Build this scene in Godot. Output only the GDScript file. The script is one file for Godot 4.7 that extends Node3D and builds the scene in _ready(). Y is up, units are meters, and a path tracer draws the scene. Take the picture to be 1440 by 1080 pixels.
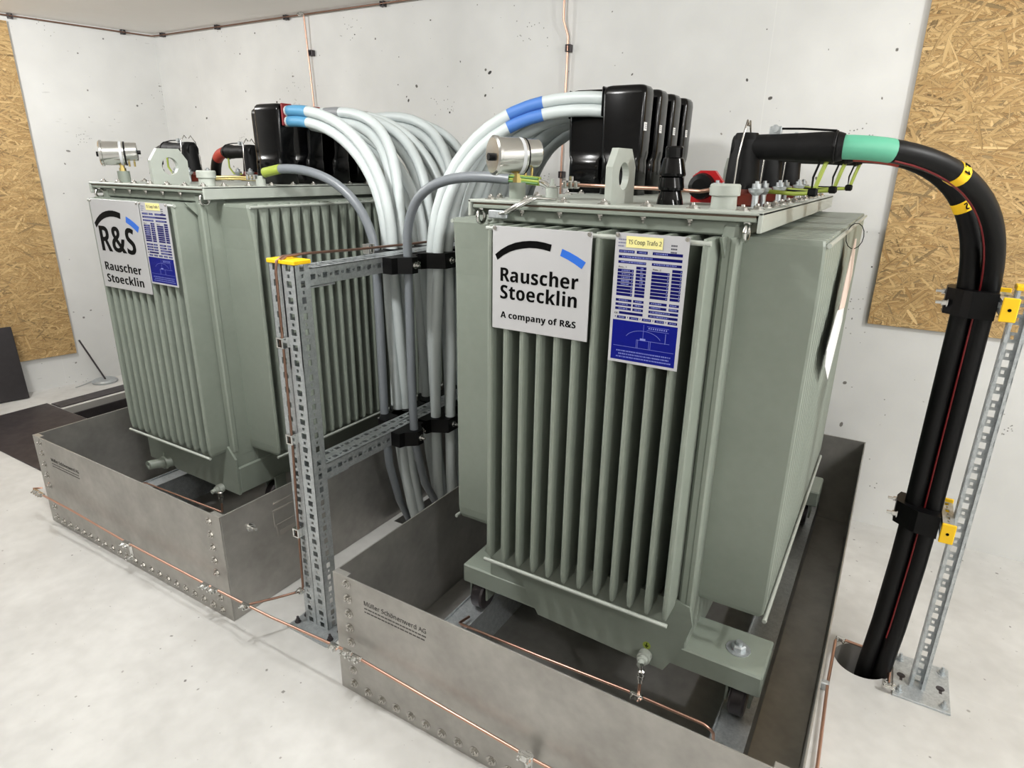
extends Node3D
# Two oil transformers in steel trays, in a bright concrete room.

var used := {}
var rng := RandomNumberGenerator.new()
var M := {}
const CEIL := 2.5616

func _ready() -> void:
	rng.seed = 4711
	setup_camera()
	setup_environment()
	make_materials()
	lamps()
	room()
	boards()
	trays()
	transformer_right()
	transformer_left()
	cable_frame()
	cable_post()
	white_cables()
	grey_cables()
	black_cables()
	wires()
	small_things()

# ------------------------------------------------------------------ camera, light
func setup_camera() -> void:
	var cam := Camera3D.new()
	cam.name = "camera"
	cam.fov = 62.319
	cam.near = 0.05
	cam.far = 60.0
	var right := Vector3(0.8558, 0.0158, -0.5171)
	var up := Vector3(-0.1793, 0.9466, -0.2678)
	var back := Vector3(0.4853, 0.3220, 0.8129)
	cam.transform = Transform3D(Basis(right, up, back).orthonormalized(), Vector3(0.6532, 1.65, 2.2208))
	add_child(cam)
	cam.current = true

func setup_environment() -> void:
	var e := Environment.new()
	e.background_mode = Environment.BG_COLOR
	e.background_color = Color(0.02, 0.02, 0.022)
	e.tonemap_mode = Environment.TONE_MAPPER_LINEAR
	e.tonemap_exposure = 1.0
	e.sdfgi_enabled = true
	e.ssao_enabled = true
	e.ssil_enabled = true
	var w := WorldEnvironment.new()
	w.name = "world_environment"
	w.environment = e
	add_child(w)

const LAMP_ENERGY := 2.9
const LAMP_COLOUR := Color(0.985, 0.985, 0.98)
func lamps() -> void:
	var spots := [Vector3(2.2, CEIL, 0.4), Vector3(-1.0, CEIL, 1.45), Vector3(-3.6, CEIL, 1.1), Vector3(2.7, CEIL, 2.7)]
	var says := ["round opal ceiling lamp above the cable post on the right", "round opal ceiling lamp above the front of the middle cable frame", "round opal ceiling lamp near the left wall", "round opal ceiling lamp nearest the front wall"]
	for i in spots.size():
		var t := thing("ceiling_lamp", says[i], "lamp", spots[i], 0.0, "ceiling lamps")
		var s := st()
		lathe(s, [Vector2(0, 0), Vector2(0.15, 0), Vector2(0.15, -0.03), Vector2(0, -0.03)], Vector3.ZERO, Basis(), 32)
		part("housing", s, M.lamp_body, t)
		s = st()
		lathe(s, [Vector2(0.135, -0.03), Vector2(0.14, -0.06), Vector2(0.135, -0.10), Vector2(0.11, -0.135), Vector2(0.06, -0.15), Vector2(0, -0.152)], Vector3.ZERO, Basis(), 32, true)
		part("diffuser", s, M.lamp_glow, t)
		var l := OmniLight3D.new()
		l.name = "lamp_light"
		l.light_size = 0.09
		l.light_energy = LAMP_ENERGY * [0.95, 0.80, 0.80, 0.95][i]
		l.light_color = LAMP_COLOUR
		l.omni_range = 12.0
		l.omni_attenuation = 2.0
		l.shadow_enabled = true
		l.position = Vector3(0, -0.09, 0)
		t.add_child(l)

# ------------------------------------------------------------------ naming helpers
func numbered(n: String) -> String:
	if not used.has(n):
		used[n] = 0
		return n
	used[n] += 1
	return "%s_%03d" % [n, used[n]]

func tag(o: Node, label: String, category: String, group := "") -> void:
	o.set_meta("label", label)
	o.set_meta("category", category)
	if group != "":
		o.set_meta("group", group)

func thing(called: String, label: String, category: String, at := Vector3.ZERO, turn := 0.0, group := "") -> Node3D:
	var o := Node3D.new()
	o.name = numbered(called)
	o.position = at
	o.rotation.y = turn
	tag(o, label, category, group)
	add_child(o, true)
	return o

func part(called: String, s: SurfaceTool, m: Material, parent: Node = null, kind := "") -> MeshInstance3D:
	s.generate_normals()
	var mi := MeshInstance3D.new()
	mi.mesh = s.commit()
	mi.material_override = m
	return place(called, mi, parent, kind)

func place(called: String, mi: MeshInstance3D, parent: Node = null, kind := "") -> MeshInstance3D:
	if parent == null:
		parent = self
		mi.name = numbered(called)
	else:
		mi.name = called
	if kind != "":
		mi.set_meta("kind", kind)
	mi.cast_shadow = GeometryInstance3D.SHADOW_CASTING_SETTING_ON
	parent.add_child(mi, true)
	return mi

func share(called: String, mesh: Mesh, m: Material, parent: Node, at: Vector3, b := Basis()) -> MeshInstance3D:
	var mi := MeshInstance3D.new()
	mi.mesh = mesh
	mi.material_override = m
	mi.transform = Transform3D(b, at)
	return place(called, mi, parent)

func mesh_of(s: SurfaceTool) -> ArrayMesh:
	s.generate_normals()
	return s.commit()

# ------------------------------------------------------------------ shape helpers
func st() -> SurfaceTool:
	var s := SurfaceTool.new()
	s.begin(Mesh.PRIMITIVE_TRIANGLES)
	s.set_smooth_group(-1)
	return s

func tri(s: SurfaceTool, a: Vector3, b: Vector3, c: Vector3) -> void:
	s.add_vertex(a); s.add_vertex(b); s.add_vertex(c)

func tri_o(s: SurfaceTool, a: Vector3, b: Vector3, c: Vector3, o: Vector3) -> void:
	if (b - a).cross(c - a).dot((a + b + c) / 3.0 - o) > 0.0:
		tri(s, a, c, b)
	else:
		tri(s, a, b, c)

func quad_o(s: SurfaceTool, a: Vector3, b: Vector3, c: Vector3, d: Vector3, o: Vector3) -> void:
	tri_o(s, a, b, c, o)
	tri_o(s, a, c, d, o)

func box(s: SurfaceTool, c: Vector3, size: Vector3, b := Basis()) -> void:
	var h := size * 0.5
	s.set_smooth_group(-1)
	for a in 3:
		for sg in [-1.0, 1.0]:
			var q: Array[Vector3] = []
			for k in [[-1, -1], [1, -1], [1, 1], [-1, 1]]:
				var v := Vector3.ZERO
				v[a] = sg * h[a]
				v[(a + 1) % 3] = k[0] * h[(a + 1) % 3]
				v[(a + 2) % 3] = k[1] * h[(a + 2) % 3]
				q.append(c + b * v)
			quad_o(s, q[0], q[1], q[2], q[3], c)

func cbox(s: SurfaceTool, c: Vector3, size: Vector3, ch: float, b := Basis()) -> void:
	var h := size * 0.5
	s.set_smooth_group(-1)
	var pv := func(sx: Vector3, a: int) -> Vector3:
		var v := Vector3.ZERO
		for k in 3:
			v[k] = sx[k] * (h[k] if k == a else h[k] - ch)
		return c + b * v
	for a in 3:
		var u := (a + 1) % 3
		var w := (a + 2) % 3
		for sa in [-1.0, 1.0]:
			var q: Array[Vector3] = []
			for k in [[-1, -1], [1, -1], [1, 1], [-1, 1]]:
				var sx := Vector3.ZERO
				sx[a] = sa; sx[u] = k[0]; sx[w] = k[1]
				q.append(pv.call(sx, a))
			quad_o(s, q[0], q[1], q[2], q[3], c)
			for su in [-1.0, 1.0]:
				var lo := Vector3.ZERO
				lo[a] = sa; lo[u] = su; lo[w] = -1.0
				var hi := lo
				hi[w] = 1.0
				quad_o(s, pv.call(lo, a), pv.call(hi, a), pv.call(hi, u), pv.call(lo, u), c)
	for sx in [-1.0, 1.0]:
		for sy in [-1.0, 1.0]:
			for sz in [-1.0, 1.0]:
				var k := Vector3(sx, sy, sz)
				tri_o(s, pv.call(k, 0), pv.call(k, 1), pv.call(k, 2), c)

# rings of equally many points; sides smoothed in one group, ends flat
func loft(s: SurfaceTool, rings: Array, closed_ends := true, sm := 1) -> void:
	var n: int = rings[0].size()
	var mids: Array[Vector3] = []
	for r in rings:
		var m := Vector3.ZERO
		for p in r:
			m += p
		mids.append(m / n)
	s.set_smooth_group(sm)
	for i in rings.size() - 1:
		var o: Vector3 = (mids[i] + mids[i + 1]) * 0.5
		for k in n:
			var j := (k + 1) % n
			quad_o(s, rings[i][k], rings[i][j], rings[i + 1][j], rings[i + 1][k], o)
	if closed_ends:
		s.set_smooth_group(-1)
		for e in [0, rings.size() - 1]:
			var o: Vector3 = mids[1] if e == 0 else mids[rings.size() - 2]
			for k in n:
				tri_o(s, mids[e], rings[e][k], rings[e][(k + 1) % n], o)

func tube(s: SurfaceTool, pts: Array, r: float, sides := 10) -> void:
	var rings := []
	var t := ((pts[1] as Vector3) - (pts[0] as Vector3)).normalized()
	var u := t.cross(Vector3.UP if absf(t.y) < 0.9 else Vector3.RIGHT).normalized()
	for i in pts.size():
		var a: Vector3 = pts[maxi(i - 1, 0)]
		var b: Vector3 = pts[mini(i + 1, pts.size() - 1)]
		t = (b - a).normalized()
		u = (u - t * u.dot(t)).normalized()
		var v := t.cross(u)
		var ring: Array[Vector3] = []
		for k in sides:
			var an := TAU * k / sides
			ring.append((pts[i] as Vector3) + (u * cos(an) + v * sin(an)) * r)
		rings.append(ring)
	loft(s, rings, true, 1)

# profile of (radius, height) revolved about the y axis of b; each step keeps its own edge unless smooth
func lathe(s: SurfaceTool, prof: Array, at: Vector3, b := Basis(), sides := 16, smooth := false) -> void:
	for i in prof.size() - 1:
		var ra: Array[Vector3] = []
		var rb: Array[Vector3] = []
		for k in sides:
			var an := TAU * k / sides
			var d := Vector3(cos(an), 0, sin(an))
			ra.append(at + b * (d * maxf(prof[i].x, 0.0001) + Vector3(0, prof[i].y, 0)))
			rb.append(at + b * (d * maxf(prof[i + 1].x, 0.0001) + Vector3(0, prof[i + 1].y, 0)))
		s.set_smooth_group(-1 if sides <= 6 else (1 if smooth else i + 1))
		var o := at + b * Vector3(0, (prof[i].y + prof[i + 1].y) * 0.5, 0)
		var flat: bool = absf(prof[i].y - prof[i + 1].y) < 0.0002
		if flat:
			var mid: float = (prof[0].y + prof[prof.size() - 1].y) * 0.5
			o = at + b * Vector3(0, mid, 0)
			if absf(prof[i].y - mid) < 0.0003:
				o = at + b * Vector3(0, prof[i].y - 0.01, 0)
		for k in sides:
			var j := (k + 1) % sides
			quad_o(s, ra[k], ra[j], rb[j], rb[k], o)

# flat polygon (x, y) made solid between z0 and z1 of the transform
func prism(s: SurfaceTool, poly: PackedVector2Array, z0: float, z1: float, t := Transform3D()) -> void:
	var idx := Geometry2D.triangulate_polygon(poly)
	var cen := Vector2.ZERO
	for p in poly:
		cen += p
	cen /= poly.size()
	s.set_smooth_group(-1)
	for k in range(0, idx.size(), 3):
		for z in [z0, z1]:
			var o := t * Vector3(poly[idx[k]].x, poly[idx[k]].y, (z0 + z1) * 0.5)
			tri_o(s, t * v3(poly[idx[k]], z), t * v3(poly[idx[k + 1]], z), t * v3(poly[idx[k + 2]], z), o)
	var cw := Geometry2D.is_polygon_clockwise(poly)
	for k in poly.size():
		var a := poly[k]
		var b := poly[(k + 1) % poly.size()]
		var nrm := (b - a).orthogonal() * (1.0 if cw else -1.0)
		var inner := (a + b) * 0.5 + nrm.normalized() * 0.001
		if not Geometry2D.is_point_in_polygon(inner, poly):
			inner = (a + b) * 0.5 - nrm.normalized() * 0.001
		quad_o(s, t * v3(a, z0), t * v3(b, z0), t * v3(b, z1), t * v3(a, z1), t * v3(inner, (z0 + z1) * 0.5))

func v3(p: Vector2, z: float) -> Vector3:
	return Vector3(p.x, p.y, z)

func bez(a: Vector3, b: Vector3, c: Vector3, d: Vector3, n := 14) -> Array:
	var out := []
	for i in n + 1:
		out.append(a.bezier_interpolate(b, c, d, float(i) / n))
	return out

func slice(path: Array, from: float, to: float) -> Array:
	# the stretch of a path between two lengths
	var out := []
	var run := 0.0
	for i in path.size() - 1:
		var a: Vector3 = path[i]
		var b: Vector3 = path[i + 1]
		var l := a.distance_to(b)
		if run + l > from and run < to:
			if out.is_empty():
				out.append(a.lerp(b, clampf((from - run) / l, 0, 1)))
			out.append(a.lerp(b, clampf((to - run) / l, 0, 1)))
		run += l
	return out

func length_of(path: Array) -> float:
	var run := 0.0
	for i in path.size() - 1:
		run += (path[i] as Vector3).distance_to(path[i + 1])
	return run

func rrect(hx: float, hz: float, r: float, y: float, n := 4, c := Vector3.ZERO) -> Array[Vector3]:
	var out: Array[Vector3] = []
	for q in 4:
		var cx := (hx - r) * (1.0 if q == 0 or q == 3 else -1.0)
		var cz := (hz - r) * (1.0 if q < 2 else -1.0)
		for k in n + 1:
			var an := PI / 2 * (q + float(k) / n)
			out.append(c + Vector3(cx + r * cos(an), y, cz + r * sin(an)))
	return out

const LIE_Z := Basis(Vector3(1, 0, 0), Vector3(0, 0, 1), Vector3(0, -1, 0))    # lathe axis along +z
const LIE_X := Basis(Vector3(0, -1, 0), Vector3(1, 0, 0), Vector3(0, 0, 1))    # lathe axis along +x

func lettering(called: String, text: String, m: Material, parent: Node, left: Vector3, width: float, cap: float, bold := true, b := Basis()) -> MeshInstance3D:
	var f := SystemFont.new()
	f.font_names = PackedStringArray(["Droid Sans"])
	f.font_weight = 700 if bold else 400
	var tm := TextMesh.new()
	tm.font = f
	tm.text = text
	tm.font_size = 64
	tm.pixel_size = 0.01
	tm.depth = 0.02
	tm.horizontal_alignment = HORIZONTAL_ALIGNMENT_LEFT
	tm.vertical_alignment = VERTICAL_ALIGNMENT_BOTTOM
	var bb := tm.get_aabb()
	var one := TextMesh.new()
	one.font = f
	one.text = "H"
	one.font_size = 64
	one.pixel_size = 0.01
	one.vertical_alignment = VERTICAL_ALIGNMENT_BOTTOM
	var base := one.get_aabb().position.y
	var ch := one.get_aabb().size.y
	var sx := width / bb.size.x
	var sy := cap / ch
	var mi := MeshInstance3D.new()
	mi.mesh = tm
	mi.material_override = m
	var bs := b * Basis(Vector3(sx, 0, 0), Vector3(0, sy, 0), Vector3(0, 0, 0.05))
	mi.transform = Transform3D(bs, left - b * Vector3(bb.position.x * sx, base * sy, 0))
	return place(called, mi, parent)

# ------------------------------------------------------------------ materials
func mat(c: Color, rough := 0.6, metal := 0.0) -> StandardMaterial3D:
	var m := StandardMaterial3D.new()
	m.albedo_color = c
	m.roughness = rough
	m.metallic = metal
	return m

func textured(img: Image, metres: float, rough: float, metal := 0.0, tint := Color.WHITE) -> StandardMaterial3D:
	var m := mat(tint, rough, metal)
	img.generate_mipmaps()
	m.albedo_texture = ImageTexture.create_from_image(img)
	m.uv1_triplanar = true
	m.uv1_world_triplanar = true
	m.uv1_scale = Vector3.ONE / metres
	return m

# mottled colour: two scales of noise between dark and light
func mottle(size: int, dark: Color, light: Color, f1: float, f2: float, mix := 0.5, sd := 1) -> Image:
	var n1 := FastNoiseLite.new()
	n1.seed = sd
	n1.frequency = f1
	n1.fractal_octaves = 4
	var n2 := FastNoiseLite.new()
	n2.seed = sd + 7
	n2.frequency = f2
	n2.fractal_octaves = 3
	var a := n1.get_seamless_image(size, size).get_data()
	var b := n2.get_seamless_image(size, size).get_data()
	var out := PackedByteArray()
	out.resize(size * size * 3)
	for i in size * size:
		var t := (a[i] * (1.0 - mix) + b[i] * mix) / 255.0
		out[i * 3] = int(255.0 * lerpf(dark.r, light.r, t))
		out[i * 3 + 1] = int(255.0 * lerpf(dark.g, light.g, t))
		out[i * 3 + 2] = int(255.0 * lerpf(dark.b, light.b, t))
	return Image.create_from_data(size, size, false, Image.FORMAT_RGB8, out)

func blot(img: Image, cx: float, cy: float, rx: float, ry: float, an: float, c: Color) -> void:
	var r := int(ceilf(maxf(rx, ry)))
	var ca := cos(an)
	var sa := sin(an)
	for y in range(-r, r + 1):
		for x in range(-r, r + 1):
			var u := (x * ca + y * sa) / rx
			var v := (-x * sa + y * ca) / ry
			if u * u + v * v <= 1.0:
				img.set_pixel(posmod(int(cx) + x, img.get_width()), posmod(int(cy) + y, img.get_height()), c)

func wall_image() -> Image:
	var img := mottle(512, Color(0.80, 0.80, 0.79), Color(0.885, 0.885, 0.875), 0.006, 0.03, 0.35, 3)
	img.resize(2048, 2048, Image.INTERPOLATE_CUBIC)
	for i in 430:          # air holes left by the formwork
		var r := 0.7 + pow(rng.randf(), 4.0) * 3.2
		var g := rng.randf_range(0.16, 0.5)
		blot(img, rng.randf() * 2048, rng.randf() * 2048, r, r * rng.randf_range(1.0, 1.8), rng.randf() * PI, Color(g, g * 0.97, g * 0.92))
	for i in 34:
		var r := rng.randf_range(4, 13)
		for k in 14:
			var p := Vector2(rng.randf() * 2048, 0)
			p = Vector2(rng.randfn() * r * 2.5, rng.randfn() * r * 2.5)
			var g := rng.randf_range(0.3, 0.62)
			blot(img, 40 + i * 57.0 + p.x, fmod(i * 377.0, 2048.0) + p.y, 1.4, 1.1, 0, Color(g, g, g * 0.95))
	return img

func floor_image() -> Image:
	var img := mottle(512, Color(0.735, 0.73, 0.715), Color(0.86, 0.857, 0.845), 0.008, 0.05, 0.35, 11)
	img.resize(1024, 1024, Image.INTERPOLATE_CUBIC)
	for i in 260:
		var r := 0.5 + pow(rng.randf(), 4.0) * 2.4
		var g := rng.randf_range(0.42, 0.66)
		blot(img, rng.randf() * 1024, rng.randf() * 1024, r, r * rng.randf_range(0.5, 1.0), rng.randf() * PI, Color(g, g * 0.98, g * 0.95))
	return img

func osb_image() -> Image:
	var n := 1024
	var img := Image.create(n, n, false, Image.FORMAT_RGB8)
	img.fill(Color(0.60, 0.48, 0.31))
	for i in 8200:
		var late := float(i) / 8200.0
		var l := rng.randf_range(14, 58)
		var w := rng.randf_range(1.2, 5.6)
		var an := rng.randfn() * 0.75
		var v := rng.randfn() * 0.055
		var dark := 1.0 if rng.randf() > 0.07 else 0.72
		var c := Color((0.735 + v) * dark, (0.61 + v) * dark, (0.41 + v * 0.9) * dark)
		if rng.randf() < 0.2:
			c = c.lerp(Color(0.64, 0.49, 0.29), 0.5)
		var p := Vector2(rng.randf() * n, rng.randf() * n)
		var d := Vector2(cos(an), sin(an))
		var e := d.orthogonal()
		var k := -l
		while k < l:
			var taper := w * (1.0 - pow(absf(k) / l, 3.0) * 0.7)
			var j := -taper
			while j < taper:
				var q := p + d * k + e * j
				var shade := c
				if j > taper - 1.3:
					shade = c * 0.78
				elif int(j * 1.7 + 40.0) % 4 == 0:
					shade = c * 0.95
				img.set_pixel(posmod(int(q.x), n), posmod(int(q.y), n), shade)
				j += 0.9
			k += 0.9
	return img

func plate_image() -> Image:
	var w := 420
	var h := 752
	var img := Image.create(w, h, false, Image.FORMAT_RGB8)
	img.fill(Color(0.71, 0.71, 0.725))
	var blue := Color(0.03, 0.035, 0.34)
	var pale := Color(0.50, 0.53, 0.76)
	var bar := func(u0: float, u1: float, v: float, hv: float, txt: float, off := 0.06) -> void:
		var x0 := int(u0 * w)
		var x1 := int(u1 * w)
		img.fill_rect(Rect2i(x0, int(v * h), x1 - x0, int(hv * h)), blue)
		var x := x0 + int(off * (x1 - x0))
		var stop := x0 + int(txt * (x1 - x0))
		while x < stop:       # print too small to read
			var l := rng.randi_range(2, 5)
			img.fill_rect(Rect2i(x, int((v + hv * 0.25) * h), l, int(hv * 0.5 * h)), pale)
			x += l + rng.randi_range(1, 4)
	for i in 3:
		var v := 0.045 + i * 0.024
		var x := 18
		while x < 70 - i * 8:
			img.fill_rect(Rect2i(x, int(v * h), 4, 8), Color(0.35, 0.36, 0.5))
			x += 6
		x = 322
		while x < 352:
			img.fill_rect(Rect2i(x, int((v + 0.02) * h), 5, 9), Color(0.15, 0.15, 0.2))
			x += 7
	bar.call(0.06, 0.28, 0.125, 0.022, 0.9)
	bar.call(0.31, 0.46, 0.125, 0.022, 0.9, 0.2)
	bar.call(0.53, 0.93, 0.125, 0.022, 0.5)
	bar.call(0.06, 0.93, 0.165, 0.022, 0.55)
	bar.call(0.06, 0.45, 0.205, 0.02, 0.95, 0.1)
	bar.call(0.53, 0.93, 0.205, 0.02, 0.85)
	for i in 9:
		var v := 0.268 + i * 0.026
		if i < 8:
			bar.call(0.06, 0.29, v, 0.022, 0.75 if i < 5 else 0.0, 0.25)
			bar.call(0.54, 0.78, v, 0.022, 0.0)
			img.fill_rect(Rect2i(int(0.265 * w), int((v + 0.006) * h), 5, 7), pale)
			img.fill_rect(Rect2i(int(0.755 * w), int((v + 0.006) * h), 5, 7), pale)
		bar.call(0.32, 0.46, v - 0.026, 0.022, 0.7 if i < 6 else 0.0, 0.45)
		bar.call(0.81, 0.945, v - 0.026, 0.022, 0.0)
		img.fill_rect(Rect2i(int(0.925 * w), int((v - 0.02) * h), 4, 7), pale)
	for i in 4:
		var v := 0.495 + i * 0.033
		if i < 3:
			bar.call(0.06, 0.29, v, 0.02, 0.8, 0.2)
			bar.call(0.31, 0.46, v, 0.02, 0.8, 0.2)
		else:
			bar.call(0.12, 0.46, v, 0.02, 0.0)
		if i < 2:
			bar.call(0.54, 0.78, v, 0.02, 0.7, 0.1)
			bar.call(0.81, 0.945, v, 0.02, 0.8, 0.1)
		else:
			bar.call(0.54, 0.945, v, 0.02, 0.7, 0.06)
	for i in 5:
		var u := 0.075 + i * 0.18
		bar.call(u + 0.02, u + 0.15, 0.628, 0.02, 0.9, 0.2)
		img.fill_rect(Rect2i(int(u * w) - 4, int(0.63 * h), 4, 10), blue)
	# drawing panel
	var b2 := Color(0.04, 0.075, 0.46)
	img.fill_rect(Rect2i(int(0.04 * w), int(0.662 * h), int(0.92 * w), int(0.318 * h)), b2)
	var line := func(a: Vector2, b: Vector2, k := 2) -> void:
		var n := int(a.distance_to(b)) + 1
		for i in n + 1:
			var p := a.lerp(b, float(i) / n)
			img.fill_rect(Rect2i(int(p.x), int(p.y), k, k), pale)
	line.call(Vector2(0.07 * w, 0.865 * h), Vector2(0.93 * w, 0.865 * h))
	line.call(Vector2(0.40 * w, 0.80 * h), Vector2(0.86 * w, 0.80 * h))
	line.call(Vector2(0.40 * w, 0.80 * h), Vector2(0.40 * w, 0.865 * h))
	line.call(Vector2(0.42 * w, 0.80 * h), Vector2(0.42 * w, 0.865 * h))
	line.call(Vector2(0.58 * w, 0.80 * h), Vector2(0.58 * w, 0.865 * h))
	line.call(Vector2(0.60 * w, 0.80 * h), Vector2(0.60 * w, 0.865 * h))
	line.call(Vector2(0.49 * w, 0.675 * h), Vector2(0.49 * w, 0.79 * h))
	line.call(Vector2(0.80 * w, 0.725 * h), Vector2(0.80 * w, 0.80 * h), 3)
	img.fill_rect(Rect2i(int(0.45 * w), int(0.785 * h), int(0.08 * w), 11), pale)
	line.call(Vector2(0.54 * w, 0.685 * h), Vector2(0.84 * w, 0.685 * h))
	line.call(Vector2(0.54 * w, 0.715 * h), Vector2(0.84 * w, 0.715 * h))
	for i in 9:
		img.fill_rect(Rect2i(int((0.56 + i * 0.03) * w), int(0.694 * h), 7, 9), pale)
	for i in 40:
		var an := PI * (0.12 + 0.76 * i / 40.0)
		var an2 := PI * (0.12 + 0.76 * (i + 1) / 40.0)
		line.call(Vector2((0.49 - 0.26 * cos(an)) * w, (0.81 - 0.085 * sin(an)) * h), Vector2((0.49 - 0.26 * cos(an2)) * w, (0.81 - 0.085 * sin(an2)) * h))
	for i in 3:
		var x := 0.12 * w + (i % 2) * 14.0
		var stop := 0.90 * w - (i % 2) * 10.0
		while x < stop:
			var l := rng.randi_range(3, 7)
			img.fill_rect(Rect2i(int(x), int((0.90 + i * 0.024) * h), l, 8), pale)
			x += l + rng.randi_range(2, 4)
	return img

func make_materials() -> void:
	M.wall = textured(wall_image(), 4.0, 0.85)
	M.ceiling = textured(mottle(256, Color(0.93, 0.915, 0.895), Color(0.95, 0.935, 0.915), 0.01, 0.06, 0.3, 21), 3.0, 0.9)
	M.floor = textured(floor_image(), 2.1, 0.55)
	M.osb = textured(osb_image(), 1.3, 0.75)
	M.pit = mat(Color(0.62, 0.61, 0.59), 0.9)
	M.paint = textured(mottle(256, Color(0.500, 0.530, 0.490), Color(0.530, 0.560, 0.520), 0.02, 0.1, 0.4, 31), 0.9, 0.42)
	M.lid = textured(mottle(256, Color(0.63, 0.65, 0.62), Color(0.67, 0.69, 0.66), 0.02, 0.1, 0.4, 32), 0.9, 0.38)
	M.tray = textured(mottle(512, Color(0.60, 0.59, 0.57), Color(0.72, 0.71, 0.69), 0.01, 0.05, 0.35, 41), 1.1, 0.40, 0.7)
	M.steel = mat(Color(0.72, 0.71, 0.69), 0.25, 1.0)
	M.dark_steel = textured(mottle(256, Color(0.22, 0.205, 0.215), Color(0.36, 0.34, 0.35), 0.02, 0.06, 0.4, 43), 0.8, 0.45, 0.5)
	M.zinc = textured(mottle(256, Color(0.64, 0.665, 0.68), Color(0.84, 0.855, 0.86), 0.05, 0.15, 0.5, 51), 0.35, 0.38, 0.65)
	M.copper = mat(Color(0.80, 0.64, 0.565), 0.34, 1.0)
	M.copper_dark = mat(Color(0.52, 0.405, 0.35), 0.42, 0.9)
	M.brass = mat(Color(0.78, 0.70, 0.45), 0.3, 1.0)
	M.chrome = mat(Color(0.84, 0.84, 0.83), 0.16, 1.0)
	M.white_cable = mat(Color(0.755, 0.785, 0.785), 0.42)
	M.grey_cable = mat(Color(0.45, 0.47, 0.49), 0.38)
	M.black_cable = mat(Color(0.035, 0.035, 0.037), 0.45)
	M.rubber = mat(Color(0.05, 0.05, 0.053), 0.55)
	M.gloss_black = mat(Color(0.012, 0.012, 0.016), 0.14)
	M.gloss_black.metallic_specular = 0.38
	M.plastic_black = mat(Color(0.03, 0.03, 0.033), 0.42)
	for k in [M.black_cable, M.rubber, M.plastic_black]:
		k.metallic_specular = 0.32
	M.yellow = mat(Color(0.96, 0.77, 0.05), 0.45)
	M.yellow_green = mat(Color(0.58, 0.64, 0.25), 0.45)
	M.green = mat(Color(0.25, 0.42, 0.16), 0.45)
	M.blue_left = mat(Color(0.32, 0.57, 0.72), 0.5)
	M.blue_right = mat(Color(0.28, 0.46, 0.74), 0.5)
	M.red_tape = mat(Color(0.66, 0.20, 0.15), 0.5)
	M.red_line = mat(Color(0.45, 0.04, 0.06), 0.5)
	M.red = mat(Color(0.72, 0.05, 0.08), 0.35)
	M.mint = mat(Color(0.37, 0.69, 0.57), 0.5)
	M.brown = mat(Color(0.36, 0.12, 0.07), 0.3)
	M.gasket = mat(Color(0.36, 0.30, 0.25), 0.8)
	M.sign = mat(Color(0.71, 0.71, 0.715), 0.4)
	M.sign_edge = mat(Color(0.70, 0.70, 0.70), 0.4, 0.5)
	M.ink = mat(Color(0.015, 0.015, 0.015), 0.6)
	M.ink.metallic_specular = 0.2
	M.ink_grey = mat(Color(0.30, 0.29, 0.28), 0.6)
	M.sign_blue = mat(Color(0.14, 0.40, 0.80), 0.5)
	M.note = mat(Color(0.91, 0.88, 0.60), 0.8)
	M.paper = mat(Color(0.90, 0.90, 0.90), 0.8)
	M.paper_pink = mat(Color(0.86, 0.78, 0.73), 0.8)
	M.panel_black = textured(mottle(256, Color(0.10, 0.085, 0.09), Color(0.19, 0.17, 0.18), 0.02, 0.07, 0.4, 61), 0.9, 0.5)
	M.lamp_body = mat(Color(0.85, 0.85, 0.85), 0.5)
	M.lamp_glow = mat(Color(0.9, 0.9, 0.88), 0.5)
	M.lamp_glow.emission_enabled = true
	M.lamp_glow.emission = LAMP_COLOUR
	M.lamp_glow.emission_energy_multiplier = 3.0
	M.plate = mat(Color.WHITE, 0.45)
	M.plate.metallic_specular = 0.25
	var pi := plate_image()
	pi.generate_mipmaps()
	M.plate.albedo_texture = ImageTexture.create_from_image(pi)

# ------------------------------------------------------------------ room
const BACK_B := Basis(Vector3(0.99986, 0, -0.0167), Vector3(0, 1, 0), Vector3(0.0167, 0, 0.99986))
const BACK_O := Vector3(-0.0539, 0, -1.0661)
const LEFT_B := Basis(Vector3(0.2201, 0, -0.97548), Vector3(0, 1, 0), Vector3(0.97548, 0, 0.2201))
const LEFT_O := Vector3(-4.4704, 0, -0.9924)

func on_back(x: float, y: float, off: float) -> Vector3:
	return BACK_O + BACK_B * Vector3((x - BACK_O.x) / 0.99986, y, off)

func on_left(d: float, y: float, off: float) -> Vector3:       # d: distance from the corner
	return LEFT_O + LEFT_B * Vector3(-d, y, off)

func shell(called: String, c: Vector3, size: Vector3, b: Basis, o: Vector3, m: Material) -> void:
	var s := st()
	box(s, c, size)
	var mi := part(called, s, m, null, "structure")
	mi.transform = Transform3D(b, o)

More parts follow.
